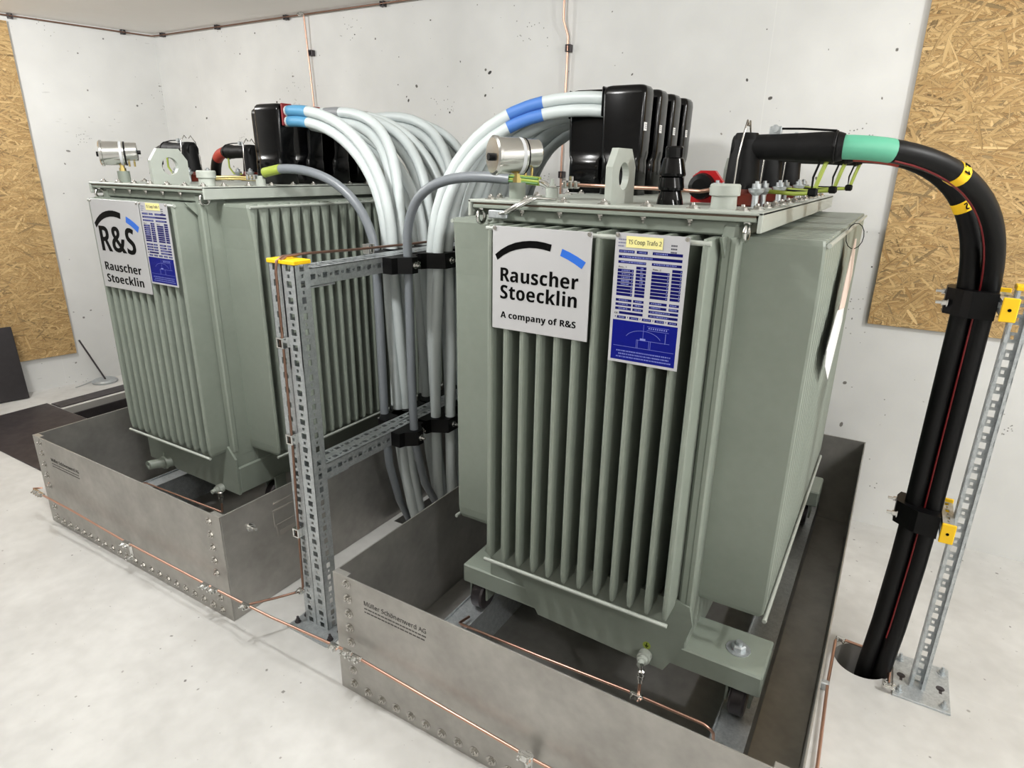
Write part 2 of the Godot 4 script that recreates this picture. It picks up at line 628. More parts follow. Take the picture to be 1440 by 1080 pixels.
func room() -> void:
	shell("wall_back", Vector3(-0.4, 1.35, -0.125), Vector3(8.6, 2.9, 0.25), BACK_B, BACK_O, M.wall)
	shell("wall_left", Vector3(-3.35, 1.35, -0.125), Vector3(7.0, 2.9, 0.25), LEFT_B, LEFT_O, M.wall)
	shell("wall_right", Vector3(3.53, 1.35, 2.2), Vector3(0.25, 2.9, 7.2), Basis(), Vector3.ZERO, M.wall)
	shell("wall_front", Vector3(-1.4, 1.35, 5.6), Vector3(10.4, 2.9, 0.25), Basis(), Vector3.ZERO, M.wall)
	shell("ceiling", Vector3(-1.4, CEIL + 0.125, 2.2), Vector3(10.4, 0.25, 7.4), Basis(), Vector3.ZERO, M.ceiling)
	# floor slab with two pits and the cable hole
	var c := CSGCombiner3D.new()
	c.name = "floor"
	c.set_meta("kind", "structure")
	var slab := CSGBox3D.new()
	slab.name = "floor_slab"
	slab.size = Vector3(10.4, 0.6, 7.4)
	slab.position = Vector3(-1.4, -0.3, 2.2)
	slab.material = M.floor
	c.add_child(slab)
	for r in [[-4.17, -2.60, -0.93, 0.277, 0.45], [-1.235, -0.71, -0.93, 0.165, 0.45]]:
		var cut := CSGBox3D.new()
		cut.name = "pit"
		cut.operation = CSGShape3D.OPERATION_SUBTRACTION
		cut.size = Vector3(r[1] - r[0], r[4] * 2, r[3] - r[2])
		cut.position = Vector3((r[0] + r[1]) / 2, 0, (r[2] + r[3]) / 2)
		cut.material = M.pit
		c.add_child(cut, true)
	var hole := CSGCylinder3D.new()
	hole.name = "cable_hole"
	hole.operation = CSGShape3D.OPERATION_SUBTRACTION
	hole.radius = 0.088
	hole.height = 0.9
	hole.sides = 40
	hole.position = Vector3(0.797, 0, -0.008)
	hole.material = M.pit
	c.add_child(hole)
	add_child(c)

func boards() -> void:
	var s := st()
	cbox(s, Vector3(0, 0, 0.011), Vector3(1.75, 1.50, 0.022), 0.001)
	var o := part("wood_board", s, M.osb)
	o.transform = Transform3D(BACK_B, on_back(1.459, 1.753, 0.0))
	tag(o, "coarse wood chip board on the back wall, right of the right transformer", "board", "wood chip boards")
	s = st()
	cbox(s, Vector3(0, 0, 0.011), Vector3(1.6, 2.27, 0.022), 0.001)
	o = part("wood_board", s, M.osb)
	o.transform = Transform3D(LEFT_B, on_left(0.915 + 0.8, 0.245 + 1.135, 0.0))
	tag(o, "coarse wood chip board on the left wall, behind the leaning black panel", "board", "wood chip boards")

# ------------------------------------------------------------------ trays
func bolt_mesh(r := 0.011, h := 0.008, washer := 0.0165, b := Basis()) -> ArrayMesh:
	var s := st()
	lathe(s, [Vector2(0, 0), Vector2(washer, 0), Vector2(washer, 0.0022), Vector2(0, 0.0022)], Vector3.ZERO, b, 14)
	lathe(s, [Vector2(r, 0.0018), Vector2(r, h * 0.8), Vector2(r * 0.8, h), Vector2(0, h)], Vector3.ZERO, b, 6)
	lathe(s, [Vector2(r * 0.5, h), Vector2(r * 0.45, h * 1.5), Vector2(0, h * 1.5)], Vector3.ZERO, b, 8)
	return mesh_of(s)

func tray(called_label: String, x0: float, z1: float) -> Node3D:
	var w := 1.3625
	var d := 2.066
	var h := 0.4502
	var t := thing("oil_tray", called_label, "tray", Vector3(x0, 0, z1), 0.0, "steel oil trays")
	var th := 0.005
	var s := st()
	cbox(s, Vector3(w / 2, h / 2, -th / 2), Vector3(w, h, th), 0.001)
	part("front_panel", s, M.tray, t)
	for k in 2:
		s = st()
		cbox(s, Vector3(th / 2 + k * (w - th), h / 2, -d / 2), Vector3(th, h - 0.002, d - 2 * th - 0.002), 0.001)
		part("side_panel", s, M.tray, t)
	s = st()
	cbox(s, Vector3(w / 2, h / 2, -d + th / 2), Vector3(w, h, th), 0.001)
	part("back_panel", s, M.tray, t)
	s = st()
	cbox(s, Vector3(w / 2, 0.007, -d / 2), Vector3(w - 2 * th - 0.002, 0.008, d - 2 * th - 0.002), 0.001)
	part("bottom_pan", s, M.tray, t)
	# upper edge folded inwards at the front corners
	for k in 2:
		s = st()
		cbox(s, Vector3(0.03 + k * (w - 0.06), h - 0.002, -0.014), Vector3(0.055, 0.004, 0.018), 0.001)
		part("corner_lip", s, M.tray, t)
	var bm := bolt_mesh(0.0105, 0.009, 0.0165, LIE_Z)
	for k in 8:
		if k == 5:
			continue
		share("bolt", bm, M.steel, t, Vector3(0.06, 0.426 - k * 0.055, 0))
		share("bolt", bm, M.steel, t, Vector3(w - 0.062, 0.416 - k * 0.055, 0))
	for k in 20:
		share("bolt", bm, M.steel, t, Vector3(0.12 + k * 0.0593, 0.034, 0))
	return t

func rail(x: float, z0: float, z1: float, label: String, wide := 0.092) -> void:
	var s := st()
	box(s, Vector3(x, 0.154, (z0 + z1) / 2), Vector3(wide, 0.006, z1 - z0))
	for k in [-1, 1]:
		box(s, Vector3(x + k * (wide / 2 - 0.0025), 0.082, (z0 + z1) / 2), Vector3(0.005, 0.14, z1 - z0))
		box(s, Vector3(x + k * (wide / 2 - 0.002), 0.160, (z0 + z1) / 2), Vector3(0.004, 0.009, z1 - z0))
	var o := part("wheel_rail", s, M.zinc)
	tag(o, label, "rail", "galvanised rails under the transformers")

func trays() -> void:
	var t2 := tray("grey steel oil tray under the right transformer, with maker's print at its left end", -0.6848, 1.0552)
	var t1 := tray("grey steel oil tray under the left transformer, with torn label remains on its side", -2.6229, 1.0455)
	for t in [t2, t1]:
		var dx := 0.128 if t == t2 else 0.135
		var dy := 0.376 if t == t2 else 0.352
		lettering("print", "Müller Schönenwerd AG", M.ink_grey, t, Vector3(dx, dy, 0.0004), 0.24, 0.0155, false)
		var s := st()
		for k in 2:
			var x := dx
			while x < dx + 0.235:
				var l := rng.randf_range(0.006, 0.016)
				box(s, Vector3(x + l / 2, dy - 0.012 - k * 0.013, 0.0004), Vector3(l, 0.004, 0.0006))
				x += l + 0.003
		part("small_print", s, M.ink_grey, t)
	# torn label and bolt on the left tray's side
	var s := st()
	for r in [[0.395, 0.65, 0.815, 0.006], [0.365, 0.65, 0.822, 0.008], [0.30, 0.65, 0.815, 0.004], [0.258, 0.66, 0.80, 0.022]]:
		box(s, Vector3(1.3631, r[0], (r[1] + r[2]) / 2 - 1.0455), Vector3(0.0008, r[3], r[2] - r[1]))
	for r in [[0.33, 0.82, 0.07], [0.27, 0.81, 0.05]]:
		box(s, Vector3(1.3631, r[0], r[1] - 1.0455), Vector3(0.0008, r[2], 0.005))
	part("label_remains", s, mat(Color(0.62, 0.60, 0.57), 0.8), t1)
	s = st()
	lathe(s, [Vector2(0, 0), Vector2(0.018, 0), Vector2(0.018, 0.003), Vector2(0.012, 0.003), Vector2(0.012, 0.014), Vector2(0.006, 0.014), Vector2(0.006, 0.034), Vector2(0, 0.034)], Vector3(1.3625, 0.351, 0.927 - 1.0455), LIE_X, 10)
	part("earth_bolt", s, M.chrome, t1)
	rail(-0.425, -0.93, 0.98, "galvanised rail on the left side of the right tray, under the left wheels")
	rail(0.488, -0.93, 0.98, "galvanised rail on the right side of the right tray, under the right wheels")
	rail(-1.9366 - 0.335, -0.93, 0.98, "galvanised rail on the left side of the left tray")
	rail(-1.9366 + 0.335, -0.93, 0.98, "galvanised rail on the right side of the left tray")

# ------------------------------------------------------------------ transformers
# one cooling fin: reaches from x = 0 to x = depth, thick in z, standing from y0 to y1
func fin_mesh(depth: float, thick: float, y0: float, y1: float, flare: float) -> ArrayMesh:
	var rings := []
	for st_ in [[y0, 0.25, 0.014], [y0 + 0.012, 0.75, 0.004], [y0 + 0.04, 1.0, 0.0], [y1 - 0.17, 1.0, 0.0], [y1 - 0.09, lerpf(1.0, flare, 0.35), 0.0], [y1 - 0.045, lerpf(1.0, flare, 0.72), 0.0], [y1 - 0.012, flare, 0.001], [y1, flare * 0.9, 0.004]]:
		var t: float = thick * st_[1] * 0.5
		var d: float = depth - st_[2]
		var n := minf(t, thick * 0.5)
		var ring: Array[Vector3] = [Vector3(0, st_[0], -t), Vector3(d - n, st_[0], -t)]
		for k in 3:
			var an := -PI / 4 + PI / 4 * k
			ring.append(Vector3(d - n + n * cos(an), st_[0], t * sin(an)))
		ring.append(Vector3(d - n, st_[0], t))
		ring.append(Vector3(0, st_[0], t))
		rings.append(ring)
	var s := st()
	loft(s, rings, true, -1)
	return mesh_of(s)

func lug_shape() -> ArrayMesh:
	# plate across z with a round eye
	var s := st()
	var w := 0.078
	var turn := Transform3D(Basis(Vector3(0, 0, 1), Vector3(0, 1, 0), Vector3(-1, 0, 0)), Vector3.ZERO)
	for sd in [-1.0, 1.0]:
		var p := PackedVector2Array([Vector2(0, 0), Vector2(w * sd, 0), Vector2(w * sd, 0.09), Vector2(0.045 * sd, 0.135), Vector2(0, 0.135)])
		for k in 13:
			var an := PI / 2 - PI * k / 12.0
			p.append(Vector2(0.034 * cos(an) * sd, 0.068 + 0.034 * sin(an)))
		prism(s, p, -0.009, 0.009, turn)
	return mesh_of(s)

func cap_mesh(hgt: float) -> ArrayMesh:
	# black boot over a terminal: wide foot, shoulder, tall head with rounded edges
	var rings := []
	for r in [[0.0, 0.066, 0.054, 0.024], [0.0, 0.070, 0.058, 0.026], [hgt * 0.29, 0.069, 0.056, 0.026], [hgt * 0.325, 0.068, 0.053, 0.024], [hgt * 0.36, 0.072, 0.047, 0.018], [hgt * 0.42, 0.074, 0.045, 0.016], [hgt * 0.92, 0.077, 0.046, 0.016], [hgt * 0.965, 0.075, 0.044, 0.016], [hgt * 0.99, 0.069, 0.038, 0.016], [hgt, 0.058, 0.028, 0.014]]:
		rings.append(rrect(r[1], r[2], r[3], r[0], 4))
	var s := st()
	loft(s, rings, true, 1)
	return mesh_of(s)

func sign_board(t: Node3D, x0: float, x1: float, y0: float, y1: float, z: float) -> MeshInstance3D:
	var s := st()
	cbox(s, Vector3((x0 + x1) / 2, (y0 + y1) / 2, z), Vector3(x1 - x0, y1 - y0, 0.003), 0.0008)
	var b := part("maker_sign", s, M.sign, t)
	var w := x1 - x0
	var h := y1 - y0
	var at := func(u: float, v: float) -> Vector2:
		return Vector2(x0 + u * w, y1 - v * h)
	s = st()
	var black := [[0.03, 0.27], [0.10, 0.215], [0.17, 0.175], [0.245, 0.145], [0.32, 0.127], [0.395, 0.117], [0.467, 0.115], [0.54, 0.122], [0.617, 0.136], [0.604, 0.20], [0.535, 0.187], [0.467, 0.181], [0.39, 0.183], [0.318, 0.195], [0.25, 0.212], [0.187, 0.236], [0.12, 0.272], [0.055, 0.322]]
	var blue := [[0.722, 0.165], [0.80, 0.192], [0.88, 0.228], [0.953, 0.268], [0.916, 0.33], [0.85, 0.292], [0.78, 0.258], [0.705, 0.23]]
	for q in [[black, M.ink, "black_arc"], [blue, M.sign_blue, "blue_arc"]]:
		var p := PackedVector2Array()
		for k in q[0]:
			p.append(at.call(k[0], k[1]))
		s = st()
		prism(s, p, z + 0.0014, z + 0.0021)
		part(q[2], s, q[1], b)
	var bm := bolt_mesh(0.0035, 0.003, 0.005, LIE_Z)
	for q in [[0.025, 0.02], [0.975, 0.02]]:
		var p: Vector2 = at.call(q[0], q[1])
		share("screw", bm, M.steel, b, Vector3(p.x, p.y, z + 0.0015))
	return b

func data_plate(t: Node3D, x0: float, x1: float, y0: float, y1: float, z: float) -> void:
	var s := st()
	cbox(s, Vector3((x0 + x1) / 2, (y0 + y1) / 2, z), Vector3(x1 - x0, y1 - y0, 0.003), 0.0006)
	var b := part("data_plate", s, M.sign_edge, t)
	s = st()
	var zz := z + 0.0018
	var q := [[x0, y1, 0, 0], [x1, y1, 1, 0], [x1, y0, 1, 1], [x0, y0, 0, 1]]
	for k in [0, 1, 2, 0, 2, 3]:
		s.set_uv(Vector2(q[k][2], q[k][3]))
		s.add_vertex(Vector3(q[k][0], q[k][1], zz))
	part("print", s, M.plate, b)
	var w := x1 - x0
	var h := y1 - y0
	lettering("lettering", "Pos. 1", M.ink_grey, b, Vector3(x0 + 0.07 * w, y1 - 0.258 * h, zz + 0.0002), 0.11 * w, 0.004, false)
	lettering("lettering", "Pos. 2", M.ink_grey, b, Vector3(x0 + 0.55 * w, y1 - 0.258 * h, zz + 0.0002), 0.11 * w, 0.004, false)
	lettering("lettering", "CE", M.ink_grey, b, Vector3(x0 + 0.05 * w, y1 - 0.614 * h, zz + 0.0002), 0.05 * w, 0.004, true)
	var bm := bolt_mesh(0.0035, 0.003, 0.005, LIE_Z)
	for u in [0.03, 0.97]:
		share("screw", bm, M.steel, b, Vector3(x0 + u * w, y1 - 0.018 * h, z + 0.0015))

func transformer(label: String, at: Vector3) -> Node3D:
	var t := thing("transformer", label, "transformer", at, 0.0, "oil transformers")
	# tank
	var s := st()
	cbox(s, Vector3(0, 0.92, 0), Vector3(0.666, 1.245, 1.20), 0.012)
	cbox(s, Vector3(0, 1.528, 0), Vector3(0.664, 0.034, 1.39), 0.004)
	cbox(s, Vector3(0, 0.395, 0), Vector3(0.664, 0.19, 1.39), 0.004)
	for sx in [-1, 1]:
		for sz in [-1, 1]:
			cbox(s, Vector3(sx * 0.3145, 1.0, sz * 0.645), Vector3(0.037, 1.08, 0.11), 0.008)   # corner posts
			cbox(s, Vector3(sx * 0.327, 1.0, sz * 0.69), Vector3(0.020, 1.02, 0.026), 0.005)
	part("tank", s, M.paint, t)
	# fins
	var ff := fin_mesh(0.1886, 0.0165, 0.488, 1.508, 1.0)
	var turn := Basis(Vector3(0, 0, 1), Vector3(0, 1, 0), Vector3(-1, 0, 0))
	for k in 12:
		share("fin", ff, M.paint, t, Vector3(-0.2795 + k * 0.0514, 0, 0.599), turn)
	var sf := fin_mesh(0.184, 0.0165, 0.486, 1.507, 2.85)
	for k in 25:
		var z := 0.611 - k * 0.0509
		share("fin", sf, M.paint, t, Vector3(0.331, 0, z))
		share("fin", sf, M.paint, t, Vector3(-0.331, 0, z), Basis(Vector3(-1, 0, 0), Vector3(0, 1, 0), Vector3(0, 0, -1)))
	# rods that tie the fin ends
	s = st()
	for q in [[-0.292, 0.487, 0.789, 0.297, 0.789], [-0.292, 1.499, 0.781, 0.297, 0.781], [-0.517, 0.487, -0.632, -0.517, 0.628], [-0.517, 1.497, -0.632, -0.517, 0.628], [0.517, 0.487, -0.632, 0.517, 0.628], [0.517, 1.497, -0.632, 0.517, 0.628]]:
		s = st()
		tube(s, [Vector3(q[0], q[1], q[2]), Vector3(q[3], q[1], q[4])], 0.006, 8)
		part("fin_rod", s, M.lid, t)
	for sx in [-1, 1]:
		s = st()
		prism(s, PackedVector2Array([Vector2(0, 0), Vector2(0.05, 0), Vector2(0.0, -0.05)]), -0.003, 0.003, Transform3D(Basis(Vector3(0, 0, 1), Vector3(0, 1, 0), Vector3(-1, 0, 0)), Vector3(sx * 0.308, 1.51, 0.699)))
		part("gusset", s, M.paint, t)
	# lid: plate, gasket, tank flange, folded sides
	s = st()
	cbox(s, Vector3(-0.0065, 1.563, 0), Vector3(0.783, 0.008, 1.431), 0.002)
	for sx in [-0.3930, 0.380]:
		cbox(s, Vector3(sx, 1.544, 0), Vector3(0.010, 0.045, 1.431), 0.002)
	var lid := part("lid", s, M.lid, t)
	s = st()
	box(s, Vector3(-0.0065, 1.5565, 0), Vector3(0.752, 0.005, 1.42))
	part("gasket", s, M.gasket, lid)
	s = st()
	cbox(s, Vector3(-0.0065, 1.549, 0), Vector3(0.756, 0.010, 1.424), 0.002)
	part("tank_flange", s, M.paint, t)
	var bm := bolt_mesh(0.0095, 0.009, 0.0165)
	for k in 7:
		for sz in [-1, 1]:
			share("bolt", bm, M.steel, lid, Vector3(-0.345 + k * 0.113, 1.567, sz * 0.680))
	for k in 12:
		for sx in [-0.363, 0.350]:
			share("bolt", bm, M.steel, lid, Vector3(sx, 1.567, -0.605 + k * 0.11))
	var nm := bolt_mesh(0.006, 0.010, 0.009, Basis(Vector3(1, 0, 0), Vector3(0, -1, 0), Vector3(0, 0, -1)))
	for k in 5:
		share("nut", nm, M.steel, t, Vector3(-0.23 + k * 0.113, 1.544, 0.703))
	# lifting plates and eyes
	var lm := lug_shape()
	for sz in [0.595, -0.595]:
		share("lifting_plate", lm, M.lid, lid, Vector3(0.0, 1.567, sz))
	for q in [[-0.370, 0.690], [0.350, 0.693], [-0.370, -0.690], [0.350, -0.690]]:
		s = st()
		var ring := []
		for k in 19:
			var an := TAU * k / 18.0
			ring.append(Vector3(q[0], 1.521 + 0.0185 * sin(an), q[1] + 0.0185 * cos(an)))
		tube(s, ring, 0.0055, 8)
		lathe(s, [Vector2(0.011, 0.018), Vector2(0.011, 0.026), Vector2(0, 0.026)], Vector3(q[0], 1.521, q[1]), Basis(), 10)
		part("lifting_eye", s, M.chrome, t)
	# gauge on its stub
	s = st()
	lathe(s, [Vector2(0.026, 0), Vector2(0.024, 0.002), Vector2(0.0235, 0.045), Vector2(0, 0.045)], Vector3(-0.297, 1.567, 0.617), Basis(), 18)
	part("gauge_stub", s, M.paint, t)
	var ax := Vector3(0.56, 0, -0.83).normalized()
	var side := Vector3.UP.cross(ax).normalized()
	var gb := Basis(side, ax, side.cross(ax))
	s = st()
	lathe(s, [Vector2(0, -0.072), Vector2(0.046, -0.072), Vector2(0.052, -0.068), Vector2(0.052, -0.060), Vector2(0.048, -0.058), Vector2(0.048, 0.022), Vector2(0.045, 0.024), Vector2(0.0, 0.024)], Vector3(-0.303, 1.682, 0.617), gb, 28)
	var g := part("gauge", s, M.chrome, t)
	s = st()
	lathe(s, [Vector2(0.037, 0.024), Vector2(0.037, 0.064), Vector2(0.035, 0.067), Vector2(0, 0.067)], Vector3(-0.303, 1.690, 0.617), gb, 24)
	part("rear_drum", s, M.chrome, g)
	s = st()
	lathe(s, [Vector2(0, -0.084), Vector2(0.010, -0.084), Vector2(0.010, -0.07), Vector2(0, -0.07)], Vector3(-0.303, 1.678, 0.617), gb, 12)
	lathe(s, [Vector2(0, 0.066), Vector2(0.008, 0.066), Vector2(0.008, 0.079), Vector2(0, 0.079)], Vector3(-0.303, 1.688, 0.617), gb, 12)
	part("knob", s, M.plastic_black, g)
	s = st()
	lathe(s, [Vector2(0.0484, 0.0185), Vector2(0.0484, 0.0225), Vector2(0.044, 0.0245)], Vector3(-0.303, 1.682, 0.617), gb, 28)
	part("seal_ring", s, M.plastic_black, g)
	s = st()
	lathe(s, [Vector2(0, 0.0), Vector2(0.013, 0.0), Vector2(0.013, 0.014), Vector2(0.009, 0.014), Vector2(0.009, 0.026), Vector2(0, 0.026)], Vector3(-0.299, 1.611, 0.617), Basis(), 6)
	part("fitting", s, M.brass, g)
	s = st()
	for k in [0.03, 0.05]:
		lathe(s, [Vector2(0.004, 0), Vector2(0.004, -0.022), Vector2(0.0, -0.022)], Vector3(-0.303, 1.652, 0.617) + ax * k, Basis(), 8)
	part("contact_pins", s, M.brass, g)
	s = st()
	lathe(s, [Vector2(0.0484, 0.002), Vector2(0.0484, 0.012)], Vector3(-0.303, 1.682, 0.617), gb, 28)
	# only the upper part of the band carries the paper strip
	part("band", s, mat(Color(0.78, 0.79, 0.80), 0.4), g)
	# filler cap
	s = st()
	lathe(s, [Vector2(0, 0), Vector2(0.030, 0), Vector2(0.029, 0.028), Vector2(0.035, 0.030), Vector2(0.035, 0.052), Vector2(0.032, 0.056), Vector2(0.0, 0.056)], Vector3(0.275, 1.567, 0.622), Basis(), 24)
	part("filler_cap", s, M.lid, t)
	# oil drain and earth stud at the foot
	s = st()
	lathe(s, [Vector2(0.020, 0), Vector2(0.020, 0.022), Vector2(0.015, 0.024), Vector2(0.015, 0.034), Vector2(0.009, 0.036), Vector2(0.009, 0.052), Vector2(0, 0.052)], Vector3(0.225, 0.300, 0.709), LIE_Z, 14)
	part("earth_stud", s, M.lid, t)
	return t

func front_skirt(t: Node3D, y_low: float) -> void:
	var p := PackedVector2Array([Vector2(-0.325, 0.52), Vector2(-0.345, 0.45), Vector2(-0.205, 0.39), Vector2(-0.138, y_low), Vector2(0.278, y_low - 0.018), Vector2(0.322, 0.352), Vector2(0.346, 0.452), Vector2(0.333, 0.508), Vector2(0.30, 0.515)])
	var s := st()
	prism(s, p, 0.699, 0.708)
	part("front_skirt", s, M.paint, t)

func earth_sign(t: Node3D) -> void:
	var s := st()
	lathe(s, [Vector2(0, 0), Vector2(0.012, 0), Vector2(0.012, 0.0012), Vector2(0, 0.0012)], Vector3(0.225, 0.332, 0.708), LIE_Z, 14)
	var o := part("earth_mark", s, M.yellow_green, t)
	s = st()
	box(s, Vector3(0.225, 0.337, 0.7095), Vector3(0.002, 0.009, 0.001))
	for k in 3:
		box(s, Vector3(0.225, 0.332 - k * 0.003, 0.7095), Vector3(0.012 - k * 0.0035, 0.0014, 0.001))
	part("symbol", s, M.ink, o)

func wheel(t: Node3D, x: float, z: float, along_x: bool) -> void:
	var s := st()
	var b := LIE_X if along_x else LIE_Z
	lathe(s, [Vector2(0, -0.022), Vector2(0.048, -0.022), Vector2(0.054, -0.016), Vector2(0.054, 0.016), Vector2(0.048, 0.022), Vector2(0, 0.022)], Vector3(x, 0.2115, z), b, 24)
	var w := part("wheel", s, M.dark_steel, t)
	for k in [-1.0, 1.0]:
		s = st()
		var off := Vector3(k * 0.032, 0, 0) if along_x else Vector3(0, 0, k * 0.032)
		cbox(s, Vector3(x, 0.255, z) + off, Vector3(0.008, 0.10, 0.06) if along_x else Vector3(0.06, 0.10, 0.008), 0.002)
		part("fork", s, M.paint, w)

# rows of black terminal caps; dir is the side where their cables leave
func terminal_caps(t: Node3D, rows: Array, hgt: float, dir: float, sticker: bool) -> void:
	var cm := cap_mesh(hgt)
	for c in rows:
		var cap := share("terminal_cap", cm, M.gloss_black, t, Vector3(c.x, 1.5675, c.y))
		var s := st()
		cbox(s, Vector3(dir * 0.083, hgt * 0.865, 0), Vector3(0.008, hgt * 0.27, 0.058), 0.003)
		part("opening_rim", s, M.red_line if dir > 0.0 else M.gloss_black, cap)
		if sticker:
			s = st()
			box(s, Vector3(0.0773, hgt * 0.63, 0.026), Vector3(0.0016, 0.026, 0.024))
			var p := part("sticker", s, M.paper, cap)
			s = st()
			for k in 3:
				box(s, Vector3(0.0783, hgt * 0.63 + 0.007 - k * 0.006, 0.026), Vector3(0.0006, 0.0016, 0.018))
			part("print", s, M.ink_grey, p)

func bushing(t: Node3D, x: float, z: float) -> void:
	var s := st()
	cbox(s, Vector3(x, 1.583, z), Vector3(0.085, 0.032, 0.085), 0.004)
	lathe(s, [Vector2(0.045, 0.03), Vector2(0.036, 0.06), Vector2(0, 0.06)], Vector3(x, 1.567, z), Basis(), 18)
	var b := part("bushing", s, M.brown, t)
	s = st()
	lathe(s, [Vector2(0.008, 0), Vector2(0.008, 0.028), Vector2(0.017, 0.036), Vector2(0.02, 0.044), Vector2(0.011, 0.046), Vector2(0.011, 0.056), Vector2(0.005, 0.056), Vector2(0.005, 0.062), Vector2(0, 0.062)], Vector3.ZERO, Basis(), 10)
	var bolt := mesh_of(s)
	for k in [-1, 1]:
		for j in [-1, 1]:
			share("clamp_bolt", bolt, M.zinc, b, Vector3(x + k * 0.048, 1.567, z + j * 0.048))

func transformer_right() -> void:
	var t := transformer("grey green oil transformer on the right, nearest the camera, with the smaller maker's sign", Vector3.ZERO)
	front_skirt(t, 0.285)
	earth_sign(t)
	var s := st()
	cbox(s, Vector3(0.052, 0.325, -0.612), Vector3(0.984, 0.07, 0.172), 0.005)
	part("base_bar", s, M.paint, t)
	s = st()
	cbox(s, Vector3(0.052, 0.325, 0.612), Vector3(0.984, 0.07, 0.172), 0.005)
	var bar := part("base_bar", s, M.paint, t)
	var bm := bolt_mesh(0.020, 0.018, 0.034)
	share("bolt", bm, M.zinc, bar, Vector3(0.462, 0.360, 0.615))
	share("bolt", bm, M.zinc, bar, Vector3(-0.38, 0.360, 0.55))
	for x in [-0.405, 0.485]:
		for z in [-0.61, 0.625]:
			wheel(t, x, z, true)
	# signs
	var b := sign_board(t, -0.265, 0.018, 1.237, 1.508, 0.792)
	var w := 0.283
	lettering("lettering", "Rauscher", M.ink, b, Vector3(-0.265 + 0.09 * w, 1.508 - 0.522 * 0.271, 0.7937), 0.80 * w, 0.0355)
	lettering("lettering", "Stoecklin", M.ink, b, Vector3(-0.265 + 0.09 * w, 1.508 - 0.692 * 0.271, 0.7937), 0.795 * w, 0.0355)
	lettering("lettering", "A company of R&S", M.ink, b, Vector3(-0.265 + 0.095 * w, 1.508 - 0.885 * 0.271, 0.7937), 0.79 * w, 0.0165)
	data_plate(t, 0.078, 0.253, 1.201, 1.512, 0.792)
	# low voltage caps, their cables leave to the left
	var rows := []
	for k in 4:
		rows.append(Vector2(-0.23, -0.155 * k))
	for k in 4:
		rows.append(Vector2(-0.395, -0.08 - 0.155 * k))
	terminal_caps(t, rows, 0.352, -1.0, true)
	for z in [0.46, 0.13, -0.24]:
		bushing(t, 0.275, z)
	# earth terminal with copper rod
	s = st()
	lathe(s, [Vector2(0.019, 0), Vector2(0.019, 0.028), Vector2(0, 0.028)], Vector3(-0.275, 1.567, 0.45), Basis(), 16)
	lathe(s, [Vector2(0.012, 0.028), Vector2(0.012, 0.04), Vector2(0.006, 0.04), Vector2(0.006, 0.054), Vector2(0, 0.054)], Vector3(-0.275, 1.567, 0.45), Basis(), 6)
	part("earth_terminal", s, M.lid, t)
	s = st()
	tube(s, [Vector3(-0.245, 1.606, 0.44), Vector3(0.04, 1.603, 0.44), Vector3(0.17, 1.599, 0.45), Vector3(0.20, 1.604, 0.47), Vector3(0.235, 1.606, 0.49)], 0.0052, 8)
	part("copper_rod", s, M.copper, t)
	s = st()
	for k in 3:
		cbox(s, Vector3(-0.235 + k * 0.018, 1.606, 0.44), Vector3(0.013, 0.022, 0.022), 0.003)
	lathe(s, [Vector2(0.007, 0), Vector2(0.007, 0.02), Vector2(0, 0.02)], Vector3(-0.217, 1.61, 0.44), Basis(), 6)
	part("rod_clamp", s, M.chrome, t)
	# finned black bushing
	s = st()
	lathe(s, [Vector2(0.0, 0), Vector2(0.034, 0), Vector2(0.032, 0.012), Vector2(0.027, 0.032), Vector2(0.026, 0.034), Vector2(0.032, 0.036), Vector2(0.033, 0.042), Vector2(0.029, 0.066), Vector2(0.027, 0.068), Vector2(0.033, 0.070), Vector2(0.034, 0.076), Vector2(0.026, 0.112), Vector2(0.022, 0.115), Vector2(0.0225, 0.138), Vector2(0.020, 0.142), Vector2(0, 0.142)], Vector3(0.118, 1.567, 0.54), Basis(), 24)
	part("black_bushing", s, M.gloss_black, t)
	# red and black cover behind
	s = st()
	var lie := Transform3D(Basis(), Vector3(0.16, 1.567, 0.36))
	prism(s, PackedVector2Array([Vector2(-0.04, 0), Vector2(0.045, 0), Vector2(0.045, 0.055), Vector2(0.02, 0.085), Vector2(-0.02, 0.085), Vector2(-0.04, 0.07)]), -0.02, 0.0, lie)
	var rc := part("red_cover", s, M.red, t)
	s = st()
	lathe(s, [Vector2(0.036, 0), Vector2(0.033, 0.02), Vector2(0.020, 0.028), Vector2(0, 0.028)], Vector3(0.148, 1.61, 0.36), LIE_Z, 20)
	part("dark_dial", s, M.plastic_black, rc)
	# plaited earth strap over the lid edge
	s = st()
	for k in 5:
		var o := Vector3((k - 2) * 0.005, 0, (k % 2) * 0.003)
		tube(s, [Vector3(-0.165, 1.572, 0.655) + o, Vector3(-0.19, 1.577, 0.715) + o, Vector3(-0.225, 1.556, 0.735) + o, Vector3(-0.262, 1.538, 0.728) + o, Vector3(-0.285, 1.533, 0.72) + o * 0.6], 0.0034, 6)
	part("earth_strap", s, M.chrome, t)
	s = st()
	cbox(s, Vector3(-0.30, 1.530, 0.712), Vector3(0.06, 0.022, 0.012), 0.003)
	part("strap_bracket", s, M.zinc, t)

